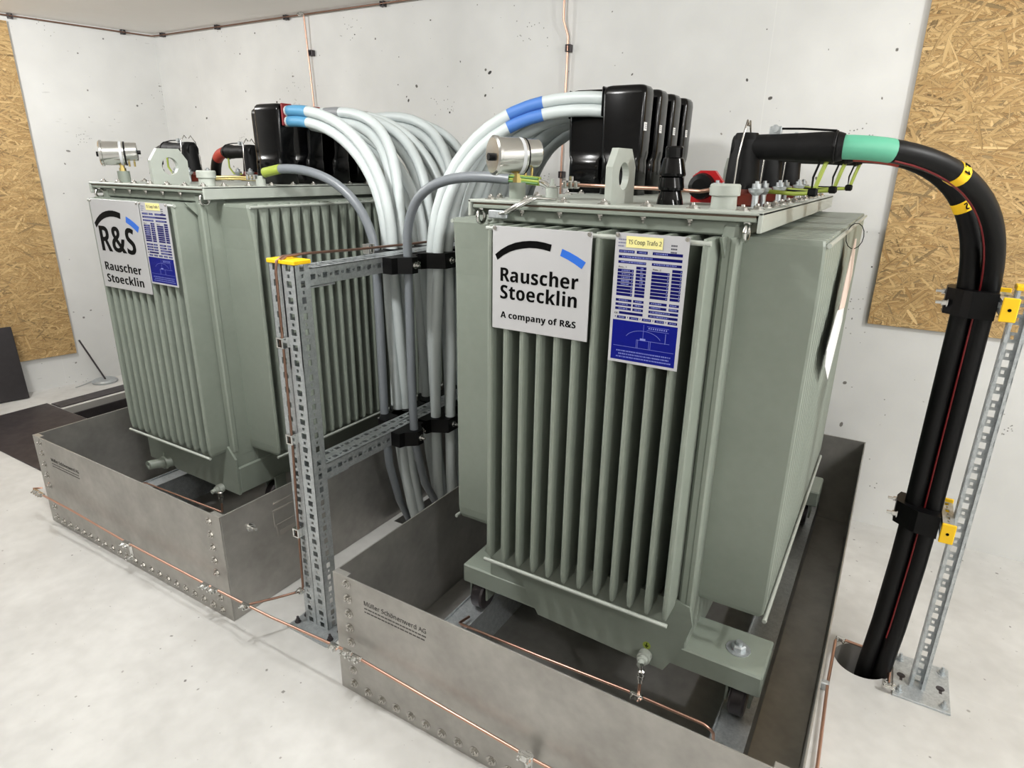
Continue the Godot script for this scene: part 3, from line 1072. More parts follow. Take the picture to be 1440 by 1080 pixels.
func transformer_left() -> void:
	var t := transformer("grey green oil transformer on the left, with the larger maker's sign, behind the cable frame", Vector3(-1.9366, 0, 0.0208))
	var s := st()
	prism(s, PackedVector2Array([Vector2(-0.235, 0.50), Vector2(-0.235, 0.385), Vector2(-0.11, 0.30), Vector2(0.342, 0.295), Vector2(0.342, 0.46), Vector2(0.30, 0.51)]), 0.699, 0.708)
	part("front_skirt", s, M.paint, t)
	s = st()
	for sx in [-1.0, 1.0]:
		s = st()
		cbox(s, Vector3(sx * 0.280, 0.357, 0), Vector3(0.122, 0.122, 1.394), 0.005)
		part("base_bar", s, M.paint, t)
	for sx in [-0.315, 0.315]:
		for z in [-0.5, 0.5]:
			wheel(t, sx, z, true)
	s = st()
	lathe(s, [Vector2(0.024, 0), Vector2(0.024, 0.03), Vector2(0.031, 0.03), Vector2(0.031, 0.04), Vector2(0.023, 0.042), Vector2(0.021, 0.10), Vector2(0.009, 0.10), Vector2(0.009, 0.09), Vector2(0, 0.09)], Vector3(-0.15, 0.325, 0.70), Basis(Vector3(1, 0, 0), Vector3(-0.5, 0, 0.866), Vector3(0, -1, 0)), 16)
	part("drain_valve", s, M.paint, t)
	var b := sign_board(t, -0.262, 0.083, 1.151, 1.507, 0.792)
	var w := 0.345
	var h := 0.356
	lettering("lettering", "R&S", M.ink, b, Vector3(-0.262 + 0.10 * w, 1.507 - 0.575 * h, 0.7937), 0.72 * w, 0.28 * h)
	lettering("lettering", "Rauscher", M.ink, b, Vector3(-0.262 + 0.09 * w, 1.507 - 0.795 * h, 0.7937), 0.76 * w, 0.092 * h)
	lettering("lettering", "Stoecklin", M.ink, b, Vector3(-0.262 + 0.09 * w, 1.507 - 0.935 * h, 0.7937), 0.77 * w, 0.092 * h)
	data_plate(t, 0.092, 0.268, 1.199, 1.507, 0.792)
	var rows := []
	for k in 4:
		rows.append(Vector2(0.18, 0.20 - 0.16 * k))
	for k in 4:
		rows.append(Vector2(-0.02, 0.06 - 0.16 * k))
	terminal_caps(t, rows, 0.325, 1.0, false)
	for z in [0.30, -0.03, -0.36]:
		bushing(t, -0.30, z)
	s = st()
	lathe(s, [Vector2(0.019, 0), Vector2(0.019, 0.026), Vector2(0, 0.026)], Vector3(0.355, 1.567, 0.44), Basis(), 16)
	lathe(s, [Vector2(0.012, 0.026), Vector2(0.012, 0.038), Vector2(0, 0.038)], Vector3(0.355, 1.567, 0.44), Basis(), 6)
	part("earth_terminal", s, M.lid, t)
	s = st()
	tube(s, [Vector3(0.33, 1.597, 0.44), Vector3(0.20, 1.597, 0.45), Vector3(0.08, 1.594, 0.45)], 0.0055, 8)
	tube(s, [Vector3(0.33, 1.587, 0.42), Vector3(0.20, 1.589, 0.43), Vector3(0.06, 1.586, 0.43)], 0.0045, 8)
	part("copper_rod", s, M.brass, t)
	s = st()
	for k in 3:
		cbox(s, Vector3(0.325 - k * 0.02, 1.598, 0.44), Vector3(0.013, 0.022, 0.022), 0.003)
	part("rod_clamp", s, M.chrome, t)
	s = st()
	lathe(s, [Vector2(0.0, 0), Vector2(0.030, 0), Vector2(0.028, 0.030), Vector2(0.032, 0.034), Vector2(0.028, 0.052), Vector2(0.022, 0.056), Vector2(0.022, 0.07), Vector2(0.030, 0.074), Vector2(0.031, 0.095), Vector2(0, 0.098)], Vector3(-0.295, 1.567, 0.47), Basis(), 18)
	part("black_bushing", s, M.plastic_black, t)

# ------------------------------------------------------------------ slotted steel profiles
# strip in the x-y plane: w wide, from y = 0 to len, with alternating long and short slots; thickness along z
func slotted(s: SurfaceTool, w: float, len: float, th: float, slot: float, t: Transform3D) -> void:
	var rail_w := (w - slot) * 0.5
	for k in [-1, 1]:
		box(s, t * Vector3(k * (w - rail_w) * 0.5, len * 0.5, 0), Vector3(rail_w, len, th), t.basis)
	var y := 0.006
	box(s, t * Vector3(0, y * 0.5, 0), Vector3(slot, y, th), t.basis)
	var big := true
	while y < len:
		if not big:
			for k in [-1, 1]:
				box(s, t * Vector3(k * slot * 0.37, y + 0.0055, 0), Vector3(slot * 0.28, 0.012, th), t.basis)
		y += 0.021 if big else 0.011
		var br := minf(0.0095, len - y)
		if br > 0.0:
			box(s, t * Vector3(0, y + br * 0.5, 0), Vector3(slot if big else slot, br, th), t.basis)
		y += 0.0095
		big = not big

# U channel along +y: web facing +z at z = 0, side legs reaching back to z = -deep with small lips
func channel(s: SurfaceTool, w: float, deep: float, len: float, t: Transform3D) -> void:
	var th := 0.0026
	slotted(s, w, len, th, w * 0.40, t * Transform3D(Basis(), Vector3(0, 0, -th * 0.5)))
	for k in [-1.0, 1.0]:
		var lb := Basis(Vector3(0, 0, -1), Vector3(0, 1, 0), Vector3(1, 0, 0))
		slotted(s, deep, len, th, deep * 0.30, t * Transform3D(lb, Vector3(k * (w * 0.5 - th * 0.5), 0, -deep * 0.5)))
		box(s, t * Vector3(k * (w * 0.5 - 0.0055), len * 0.5, -deep + th * 0.5), Vector3(0.0085, len, th), t.basis)

func hex_bolt(s: SurfaceTool, at: Vector3, b: Basis, r := 0.009, l := 0.03) -> void:
	lathe(s, [Vector2(0, 0), Vector2(r * 1.5, 0), Vector2(r * 1.5, 0.003), Vector2(r, 0.003), Vector2(r, 0.003 + l * 0.4), Vector2(r * 0.55, 0.003 + l * 0.4), Vector2(r * 0.55, l), Vector2(0, l)], at, b, 8)

# black cable cleat on one side of a beam: face is +1 for the right side, -1 for the left
func cleat(t: Node3D, face: float, x0: float, y: float, z: float, half: float, deep: float) -> void:
	var p := PackedVector2Array([Vector2(0, half + 0.035), Vector2(0.042, half + 0.035), Vector2(0.05, half + 0.012), Vector2(deep, half - 0.022), Vector2(deep, -half + 0.022), Vector2(0.05, -half - 0.012), Vector2(0.042, -half - 0.035), Vector2(0, -half - 0.035)])
	var s := st()
	# polygon's x runs outwards from the beam, its y along z; solid over the height
	var b := Basis(Vector3(face, 0, 0), Vector3(0, 0, 1), Vector3(0, 1, 0))
	prism(s, p, -0.029, 0.029, Transform3D(b, Vector3(x0, y, z)))
	var c := part("cable_cleat", s, M.plastic_black, t)
	s = st()
	var bb := LIE_X if face > 0 else Basis(Vector3(0, 1, 0), Vector3(-1, 0, 0), Vector3(0, 0, 1))
	hex_bolt(s, Vector3(x0 + face * deep, y, z), bb, 0.009, 0.022)
	part("cleat_bolt", s, M.chrome, c)
	s = st()
	hex_bolt(s, Vector3(x0 + face * 0.042, y, z - half - 0.022), bb, 0.008, 0.02)
	part("cleat_bolt", s, M.chrome, c)

const CLEAT_Z_R := [0.43, 0.245, 0.055, -0.135, -0.325]
const CLEAT_Z_L := [0.365, 0.262, 0.07, -0.12, -0.31]

func cable_frame() -> void:
	var t := thing("cable_rack", "galvanised slotted steel frame with yellow cap standing between the two transformers", "frame", Vector3(-0.974, 0, 0.868))
	var o := Vector3(-0.974, 0, 0.868)
	for k in [-1, 1]:
		var s := st()
		channel(s, 0.0575, 0.058, 1.352, Transform3D(Basis(), Vector3(k * 0.0295, 0.006, 0.030)))
		part("post_channel", s, M.zinc, t)
	var s := st()
	cbox(s, Vector3(0.0, 1.3655, 0.0), Vector3(0.126, 0.013, 0.068), 0.002)
	part("end_cap", s, M.yellow, t)
	s = st()
	cbox(s, Vector3(0.012, 0.004, 0.043), Vector3(0.215, 0.008, 0.098), 0.001)
	var bp := part("base_plate", s, M.zinc, t)
	s = st()
	for q in [[-0.075, 0.055], [0.1, 0.06], [-0.075, 0.01], [0.1, 0.01]]:
		hex_bolt(s, Vector3(q[0], 0.008, q[1]), Basis(), 0.008, 0.024)
	part("anchor_bolt", s, M.dark_steel, bp)
	# two double beams reaching back to a rear post
	var lay := Basis(Vector3(1, 0, 0), Vector3(0, 0, -1), Vector3(0, 1, 0))
	for y in [1.343, 0.668]:
		for k in [-1, 1]:
			s = st()
			channel(s, 0.043, 0.056, 1.72, Transform3D(lay, Vector3(0.0545 - 0.0435 * (1 if k < 0 else 0) - 0.0215, y, -0.028)))
			part("beam_channel", s, M.zinc, t)
		s = st()
		cbox(s, Vector3(0.030, y - 0.062, -0.085), Vector3(0.04, 0.006, 0.11), 0.001)
		cbox(s, Vector3(0.030, y - 0.10, -0.032), Vector3(0.04, 0.08, 0.006), 0.001)
		part("angle_bracket", s, M.zinc, t)
	s = st()
	for k in [-1, 1]:
		channel(s, 0.0575, 0.058, 1.352, Transform3D(Basis(), Vector3(k * 0.0295, 0.006, -1.755)))
	part("rear_post", s, M.zinc, t)
	for y in [1.313, 0.640]:
		for i in 5:
			cleat(t, 1.0, 0.056, y, CLEAT_Z_R[i] - o.z, 0.038 if i == 0 else 0.058, 0.088 if i == 0 else 0.112)
			cleat(t, -1.0, -0.036, y, CLEAT_Z_L[i] - o.z, 0.030 if i == 0 else 0.055, 0.078 if i == 0 else 0.10)

func cable_post() -> void:
	var o := Vector3(0.9665, 0, 0.025)
	var t := thing("cable_post", "galvanised slotted post with yellow caps carrying the black cables beside the right board", "post", o)
	var s := st()
	channel(s, 0.045, 0.041, 1.352, Transform3D(Basis(Vector3(-1, 0, 0), Vector3(0, 1, 0), Vector3(0, 0, -1)), Vector3(0, 0.006, -0.020)))
	part("post_channel", s, M.zinc, t)
	s = st()
	cbox(s, Vector3(0, 1.364, 0.0), Vector3(0.05, 0.014, 0.046), 0.002)
	part("end_cap", s, M.yellow, t)
	s = st()
	cbox(s, Vector3(0.012, 0.004, -0.023), Vector3(0.165, 0.008, 0.225), 0.001)
	var bp := part("base_plate", s, M.zinc, t)
	s = st()
	for q in [[-0.052, 0.062], [0.075, 0.065], [-0.052, -0.105], [0.075, -0.105]]:
		hex_bolt(s, Vector3(q[0], 0.008, q[1]), Basis(), 0.009, 0.026)
	part("anchor_bolt", s, M.zinc, bp)
	s = st()
	for q in [-0.047, 0.068]:
		lathe(s, [Vector2(0, 0), Vector2(0.013, 0), Vector2(0.013, 0.0006), Vector2(0, 0.0006)], Vector3(q, 0.008, -0.02), Basis(), 16)
		box(s, Vector3(q, 0.0083, -0.004), Vector3(0.009, 0.0006, 0.022))
	part("key_slot", s, M.dark_steel, bp)
	for y in [1.317, 0.632]:
		var up: bool = y > 1.0
		s = st()
		channel(s, 0.040, 0.034, 0.185, Transform3D(Basis(Vector3(0, 1, 0), Vector3(0, 0, -1), Vector3(-1, 0, 0)), Vector3(-0.0565, y, 0.090 + (0.02 if up else 0.0))))
		var arm := part("arm", s, M.zinc, t)
		for k in 2:
			s = st()
			cbox(s, Vector3(-0.0395, y, (0.093 if k == 0 else -0.098) + (0.02 if up else 0.0)), Vector3(0.037, 0.064, 0.008), 0.002)
			var cap := part("end_cap", s, M.yellow, arm)
			if k == 0:
				s = st()
				lathe(s, [Vector2(0, 0), Vector2(0.0045, 0), Vector2(0.0045, 0.001), Vector2(0, 0.001)], Vector3(-0.0395, y, 0.0968 + (0.02 if up else 0.0)), LIE_Z, 10)
				part("hole", s, M.ink, cap)
		# trefoil cleat: round-backed jaw with two ears
		var p := PackedVector2Array([Vector2(-0.060, 0.07), Vector2(-0.060, -0.10), Vector2(-0.085, -0.10), Vector2(-0.105, -0.085), Vector2(-0.145, -0.055), Vector2(-0.168, -0.06), Vector2(-0.178, -0.03), Vector2(-0.178, 0.015), Vector2(-0.160, 0.03), Vector2(-0.140, 0.05), Vector2(-0.120, 0.064)])
		s = st()
		prism(s, p, -0.037, 0.037, Transform3D(Basis(Vector3(1, 0, 0), Vector3(0, 0, 1), Vector3(0, 1, 0)), Vector3(0, y - 0.006, -0.01)))
		var c := part("cable_cleat", s, M.plastic_black, t)
		s = st()
		var back_x := Basis(Vector3(0, 1, 0), Vector3(-1, 0, 0), Vector3(0, 0, 1))
		hex_bolt(s, Vector3(-0.170, y - 0.012, 0.012), back_x, 0.009, 0.03)
		part("cleat_bolt", s, M.chrome, c)
		s = st()
		hex_bolt(s, Vector3(-0.172, y + 0.012, -0.045), back_x, 0.008, 0.03)
		part("cleat_bolt", s, M.chrome, c)

# ------------------------------------------------------------------ cables
func white_cables() -> void:
	var order := ["front", "second", "third", "rear"]
	for side in 2:
		for col in 2:
			for i in 4:
				for lv in 2:
					white_cable(side, col, i, lv, order[i])

func white_cable(side: int, col: int, i: int, lv: int, which: String) -> void:
	var a: Vector3
	var d: float
	var ex: float
	var ez: float
	var ck := i + 1
	if side == 0:           # right transformer, leaving to the left
		d = -1.0
		a = Vector3(-0.31 if col == 0 else -0.475, 1.884 - lv * 0.041, -0.155 * i if col == 0 else -0.08 - 0.155 * i)
		ex = -0.876 if lv == 0 else -0.846
		ez = CLEAT_Z_R[i + 1] + (0.028 if col == 0 else -0.030)
	else:
		d = 1.0
		a = Vector3(-1.9366 + (0.258 if col == 0 else 0.058), 1.863 - lv * 0.041, 0.0208 + (0.20 - 0.16 * i if col == 0 else 0.06 - 0.16 * i))
		ex = -1.060 if lv == 0 else -1.090
		ck = [[1, 1, 3, 3], [2, 2, 4, 4]][col][i]
		ez = CLEAT_Z_L[ck] + (0.024 if i % 2 == 0 else -0.026)
	var e := Vector3(ex, 1.35, ez)
	var reach := absf(ex - a.x)
	var p1 := a + Vector3(d * reach * 0.62, 0.035, 0)
	var p2 := Vector3(ex + d * (-0.0 if lv == 0 else 0.0) , 1.77 - lv * 0.03, lerpf(a.z, ez, 0.8))
	if side == 1:
		p1 = a + Vector3(d * reach * (0.46 if i % 2 == 0 else 0.62), 0.015 + 0.008 * i, 0)
		p2 = Vector3(ex - d * 0.01, (1.735 if i % 2 == 0 else 1.80) - lv * 0.05, lerpf(a.z, ez, 0.8))
	var path := [a + Vector3(-d * 0.03, 0, 0)]
	path.append_array(bez(a, p1, p2, e, 16))
	# straight through the cleats, with a slight twist of the bundle between them
	var cx := -0.861 if side == 0 else -1.075
	var cz: float = CLEAT_Z_R[ck] if side == 0 else CLEAT_Z_L[ck]
	var off := Vector2(ex - cx, ez - cz)
	path.append(Vector3(ex, 1.28, ez))
	for k in 7:
		var f := (k + 1) / 8.0
		var r := off.rotated(-d * 0.95 * f)
		r *= 1.0 + 0.12 * sin(f * PI)
		path.append(Vector3(cx + r.x, lerpf(1.28, 0.67, f), cz + r.y))
	var r1 := off.rotated(-d * 0.95)
	path.append(Vector3(cx + r1.x, 0.60, cz + r1.y))
	var lean := 0.10 if side == 1 else -0.02
	for k in 5:
		var f := (k + 1) / 5.0
		path.append(Vector3(cx + r1.x * (1.0 - 0.2 * f) + lean * f, lerpf(0.56, -0.40, f), lerpf(cz, cz * 0.75 - 0.12, f * f) + r1.y))
	var tname := "right" if side == 0 else "left"
	var ctext := "right row" if (col == 0) else "left row"
	var label := "%s white cable from the %s cap in the %s, %s transformer" % ["upper" if lv == 0 else "lower", which, ctext, tname]
	var taped: bool = col == 0 and i == 0
	if taped:
		label = "%s white cable with %s tape from the front black cap of the %s transformer" % ["upper" if lv == 0 else "lower", "bright blue" if side == 0 else "light blue", tname]
	var t := thing("white_cable", label, "cable", Vector3.ZERO, 0.0, "white cables of the %s transformer" % tname)
	var s := st()
	tube(s, path, 0.0212, 12)
	part("sheath", s, M.white_cable, t)
	if taped:
		s = st()
		var at := 0.265 if side == 0 else 0.05
		var l := 0.135 if side == 0 else 0.115
		tube(s, slice(path, at, at + l), 0.0219, 12)
		part("tape", s, M.blue_right if side == 0 else M.blue_left, t)
	elif i < 3:
		s = st()
		tube(s, slice(path, 0.10, 0.20), 0.0217, 12)
		part("tape", s, mat(Color(0.50, 0.51, 0.52) if i == 1 else Color(0.66, 0.67, 0.66), 0.5), t)

func grey_cables() -> void:
	# right transformer
	var a := Vector3(-0.435, 1.619, 0.47)
	var path := [Vector3(-0.31, 1.613, 0.463), Vector3(-0.36, 1.617, 0.467)]
	path.append_array(bez(a, Vector3(-0.72, 1.64, 0.48), Vector3(-0.865, 1.56, 0.44), Vector3(-0.862, 1.34, 0.43), 14))
	path.append_array([Vector3(-0.862, 1.1, 0.432), Vector3(-0.862, 0.9, 0.436), Vector3(-0.862, 0.62, 0.43), Vector3(-0.875, 0.4, 0.36), Vector3(-0.90, 0.15, 0.20), Vector3(-0.93, -0.05, 0.08), Vector3(-0.94, -0.35, 0.03)])
	var t := thing("grey_cable", "grey earth cable with striped end arching from the right transformer's front left terminal", "cable", Vector3.ZERO, 0.0, "grey earth cables")
	var s := st()
	tube(s, slice(path, 0.10, 20.0), 0.0165, 12)
	part("sheath", s, M.grey_cable, t)
	s = st()
	tube(s, slice(path, 0.0, 0.105), 0.013, 12)
	part("striped_end", s, M.yellow_green, t)
	s = st()
	for k in 2:
		var q := Vector3(0, 0.0075 if k == 0 else -0.006, 0.0105 if k == 0 else 0.0115)
		tube(s, [Vector3(-0.31, 1.613, 0.463) + q, Vector3(-0.41, 1.618, 0.469) + q], 0.0042, 6)
	part("green_stripe", s, M.green, t)
	s = st()
	tube(s, [Vector3(-0.315, 1.613, 0.463), Vector3(-0.295, 1.606, 0.46), Vector3(-0.285, 1.600, 0.455)], 0.0095, 8)
	cbox(s, Vector3(-0.272, 1.5985, 0.45), Vector3(0.036, 0.005, 0.026), 0.002)
	part("cable_lug", s, M.chrome, t)
	# left transformer
	var x := -1.9366
	path = [Vector3(x + 0.375, 1.617, 0.455), Vector3(x + 0.41, 1.624, 0.45)]
	path.append_array(bez(Vector3(x + 0.45, 1.632, 0.44), Vector3(x + 0.62, 1.645, 0.42), Vector3(-1.115, 1.585, 0.37), Vector3(-1.078, 1.34, 0.365), 14))
	path.append_array([Vector3(-1.075, 1.0, 0.365), Vector3(-1.075, 0.62, 0.365), Vector3(-1.085, 0.42, 0.34), Vector3(-1.12, 0.2, 0.25), Vector3(-1.16, 0.0, 0.13), Vector3(-1.17, -0.35, 0.05)])
	t = thing("grey_cable", "grey earth cable with green yellow end arching from the left transformer's lid", "cable", Vector3.ZERO, 0.0, "grey earth cables")
	s = st()
	tube(s, slice(path, 0.075, 20.0), 0.0175, 12)
	part("sheath", s, M.grey_cable, t)
	s = st()
	tube(s, slice(path, 0.0, 0.08), 0.0185, 12)
	part("striped_end", s, M.yellow_green, t)

func elbow(t: Node3D, x: float, z: float, d: float, y: float, len: float) -> void:
	# T-shaped rubber plug: upright body and a level sleeve
	var s := st()
	lathe(s, [Vector2(0.042, 0.0), Vector2(0.041, 0.03), Vector2(0.036, 0.11), Vector2(0.035, 0.132), Vector2(0.026, 0.148), Vector2(0, 0.15)], Vector3(x, y - 0.115, z), Basis(), 18)
	var b := LIE_X if d > 0 else Basis(Vector3(0, 1, 0), Vector3(-1, 0, 0), Vector3(0, 0, 1))
	lathe(s, [Vector2(0, -0.03), Vector2(0.028, -0.03), Vector2(0.030, 0.05), Vector2(0.0315, 0.12), Vector2(0.034, len - 0.05), Vector2(0.034, len - 0.012), Vector2(0.030, len), Vector2(0, len)], Vector3(x, y, z), b, 18, false)
	var e := part("elbow_plug", s, M.rubber, t)
	s = st()
	cbox(s, Vector3(x + d * 0.066, y + 0.036, z), Vector3(0.03, 0.024, 0.008), 0.003)
	lathe(s, [Vector2(0.009, 0), Vector2(0.009, 0.008), Vector2(0, 0.008)], Vector3(x + d * 0.066, y + 0.042, z + 0.004), LIE_Z, 10)
	part("test_point", s, M.zinc, e)
	s = st()
	tube(s, [Vector3(x + d * 0.08, y + 0.042, z), Vector3(x + d * 0.13, y + 0.041, z), Vector3(x + d * (len - 0.02), y + 0.036, z)], 0.0028, 6)
	var band := []
	for k in 17:
		var an := TAU * k / 16.0
		band.append(Vector3(x + d * (len - 0.018), y + 0.0345 * sin(an), z + 0.0345 * cos(an)))
	tube(s, band, 0.003, 6)
	part("bond_wire", s, M.plastic_black, e)
	# spring wire that holds the plug down
	s = st()
	for k in [-1.0, 1.0]:
		tube(s, [Vector3(x - d * 0.012 + k * 0.004, y - 0.135, z + k * 0.048), Vector3(x - d * 0.006, y - 0.03, z + k * 0.046), Vector3(x, y + 0.035, z + k * 0.036), Vector3(x, y + 0.062, z + k * 0.015), Vector3(x, y + 0.05, z + k * 0.006)], 0.0022, 6)
	part("spring_wire", s, M.steel, e)

func black_cables() -> void:
	var names := ["front", "middle", "rear"]
	var zs := [0.46, 0.13, -0.24]
	var tapes := [M.mint, M.red_tape, M.black_cable]
	var says := ["black cable with mint green tape, topmost of the three bending down into the floor hole", "black cable with red tape below the mint taped one on the right transformer", "black cable from the rear plug of the right transformer, behind the taped two"]
	var ends := [Vector2(0.885, 0.022), Vector2(0.836, 0.014), Vector2(0.866, -0.034)]
	for i in 3:
		var t := thing("black_cable", says[i], "cable", Vector3.ZERO, 0.0, "black cables of the right transformer")
		elbow(t, 0.275, zs[i], 1.0, 1.709, 0.222)
		var e: Vector2 = ends[i]
		var a := Vector3(0.48, 1.709, zs[i])
		var path := [Vector3(0.44, 1.709, zs[i])]
		var p1 := Vector3(0.71, 1.712, zs[i] * 0.9)
		var p2 := Vector3(e.x - 0.008, 1.63 if i == 0 else 1.60, e.y + zs[i] * 0.16)
		path.append_array(bez(a, p1, p2, Vector3(e.x, 1.33, e.y), 20))
		path.append_array([Vector3(e.x, 1.2, e.y), Vector3(e.x, 0.9, e.y), Vector3(e.x, 0.62, e.y), Vector3(e.x - 0.003, 0.45, e.y), Vector3(e.x - 0.012, 0.2, e.y), Vector3(e.x - 0.025, 0.0, e.y), Vector3(e.x - 0.04, -0.4, e.y)])
		var s := st()
		tube(s, path, 0.0265, 16)
		part("sheath", s, M.black_cable, t)
		if i < 2:
			s = st()
			tube(s, slice(path, 0.045, 0.165 if i == 0 else 0.175), 0.0273, 16)
			part("tape", s, tapes[i], t)
			# red identification line along the sheath
			var lp := []
			var sub := slice(path, 0.17, 2.0 if i == 0 else 0.5)
			for k in sub.size():
				var tg: Vector3 = ((sub[mini(k + 1, sub.size() - 1)] as Vector3) - (sub[maxi(k - 1, 0)] as Vector3)).normalized()
				var toward := (Vector3(0.3, 1.5, 2.2) - (sub[k] as Vector3))
				toward = Vector3(-0.25, -0.1, 1.0) if i == 0 else Vector3(0.3, 0.3, 1.0)
				toward = (toward - tg * toward.dot(tg)).normalized()
				var down := tg.cross(toward)
				var dirv := (toward * 0.75 + down * (0.65 if i == 0 else -0.6)).normalized()
				lp.append((sub[k] as Vector3) + dirv * 0.0255)
			s = st()
			tube(s, lp, 0.0034, 6)
			part("red_line", s, M.red_line, t)
			# yellow marker with its number
			var at := 0.345 if i == 0 else 0.375
			s = st()
			var ms := slice(path, at, at + 0.03)
			tube(s, ms, 0.0276, 16)
			var mk := part("marker", s, M.yellow, t)
			var mid: Vector3 = ((ms[0] as Vector3) + (ms[ms.size() - 1] as Vector3)) * 0.5
			var tg2: Vector3 = ((ms[ms.size() - 1] as Vector3) - (ms[0] as Vector3)).normalized()
			var outw := Vector3(0.12, 0.55, 0.83)
			outw = (outw - tg2 * outw.dot(tg2)).normalized()
			var up := tg2
			var rt := up.cross(outw)
			lettering("lettering", "L1" if i == 0 else "L2", M.ink, mk, mid + outw * 0.0268 - rt * 0.013 - up * 0.010, 0.026, 0.019, true, Basis(rt, up, outw))
		# earthing lead from the sleeve end down to the lid
		s = st()
		var lx := 0.455 + 0.012 * i
		tube(s, [Vector3(lx + 0.012, 1.682, zs[i]), Vector3(lx + 0.004, 1.65, zs[i] + 0.01), Vector3(lx - 0.004, 1.615, zs[i] + 0.012), Vector3(lx - 0.02, 1.603, zs[i] + 0.01), Vector3(0.40, 1.600, zs[i] * 0.9 + 0.02), Vector3(0.33, 1.604, zs[i] * 0.9)], 0.0052, 8)
		part("earthing_lead", s, M.yellow_green, t)
		s = st()
		tube(s, [Vector3(lx - 0.002, 1.682, zs[i]), Vector3(lx - 0.013, 1.64, zs[i] + 0.004), Vector3(lx - 0.012, 1.606, zs[i] + 0.004), Vector3(0.38, 1.607, zs[i] * 0.9)], 0.0028, 6)
		cbox(s, Vector3(lx - 0.008, 1.606, zs[i] + 0.011), Vector3(0.022, 0.02, 0.02), 0.004)
		part("black_lead", s, M.plastic_black, t)
	# left transformer: three plugs pointing to the left
	var x := -1.9366 - 0.30
	var lz := [0.32, -0.01, -0.34]
	var says2 := ["black cable at the front plug of the left transformer, beside the lifting plate", "black cable with red tape on the left transformer, from the middle plug", "black cable from the rear plug of the left transformer, below the red taped one"]
	for i in 3:
		var t := thing("black_cable", says2[i], "cable", Vector3.ZERO, 0.0, "black cables of the left transformer")
		elbow(t, x, lz[i], -1.0, 1.706, 0.19)
		var path := [Vector3(x - 0.15, 1.706, lz[i])]
		path.append_array(bez(Vector3(x - 0.18, 1.706, lz[i]), Vector3(x - 0.30, 1.70, lz[i]), Vector3(x - 0.42, 1.62, lz[i] - 0.08), Vector3(x - 0.45, 1.38, lz[i] - 0.1), 12))
		path.append_array([Vector3(x - 0.45, 1.0, lz[i] - 0.12), Vector3(x - 0.45, 0.4, lz[i] - 0.14), Vector3(x - 0.45, -0.4, lz[i] - 0.14)])
		var s := st()
		tube(s, path, 0.0265, 14)
		part("sheath", s, M.black_cable, t)
		if i == 1:
			s = st()
			tube(s, slice(path, 0.05, 0.15), 0.0273, 14)
			part("tape", s, M.red_tape, t)
		s = st()
		tube(s, [Vector3(x - 0.165, 1.68, lz[i] + 0.01), Vector3(x - 0.15, 1.63, lz[i] + 0.02), Vector3(x - 0.12, 1.60, lz[i] + 0.02), Vector3(x - 0.02, 1.60, lz[i] + 0.05)], 0.0045, 8)
		part("earthing_lead", s, M.yellow_green, t)

# ------------------------------------------------------------------ copper wires
func wire_clamp(parent: Node, at: Vector3, b: Basis, k := 1.0) -> void:
	var s := st()
	cbox(s, at, Vector3(0.046, 0.018, 0.014) * k, 0.003, b)
	cbox(s, at + b * Vector3(0, 0, 0.010) * k, Vector3(0.030, 0.024, 0.008) * k, 0.002, b)
	for q in [-1.0, 1.0]:
		lathe(s, [Vector2(0.007, 0), Vector2(0.007, 0.010), Vector2(0.004, 0.010), Vector2(0.004, 0.018), Vector2(0, 0.018)], at + b * Vector3(q * 0.013, 0, 0.006) * k, b * LIE_Z, 6)
	part("clamp", s, M.chrome, parent)

func wall_clip(parent: Node, at: Vector3, b: Basis, m: Material) -> void:
	var s := st()
	for q in [-1.0, 1.0]:
		cbox(s, at + b * Vector3(q * 0.012, 0, 0), Vector3(0.006, 0.034, 0.030), 0.001, b)
		cbox(s, at + b * Vector3(0, q * 0.015, 0.008), Vector3(0.028, 0.005, 0.016), 0.001, b)
	part("clip", s, m, parent)

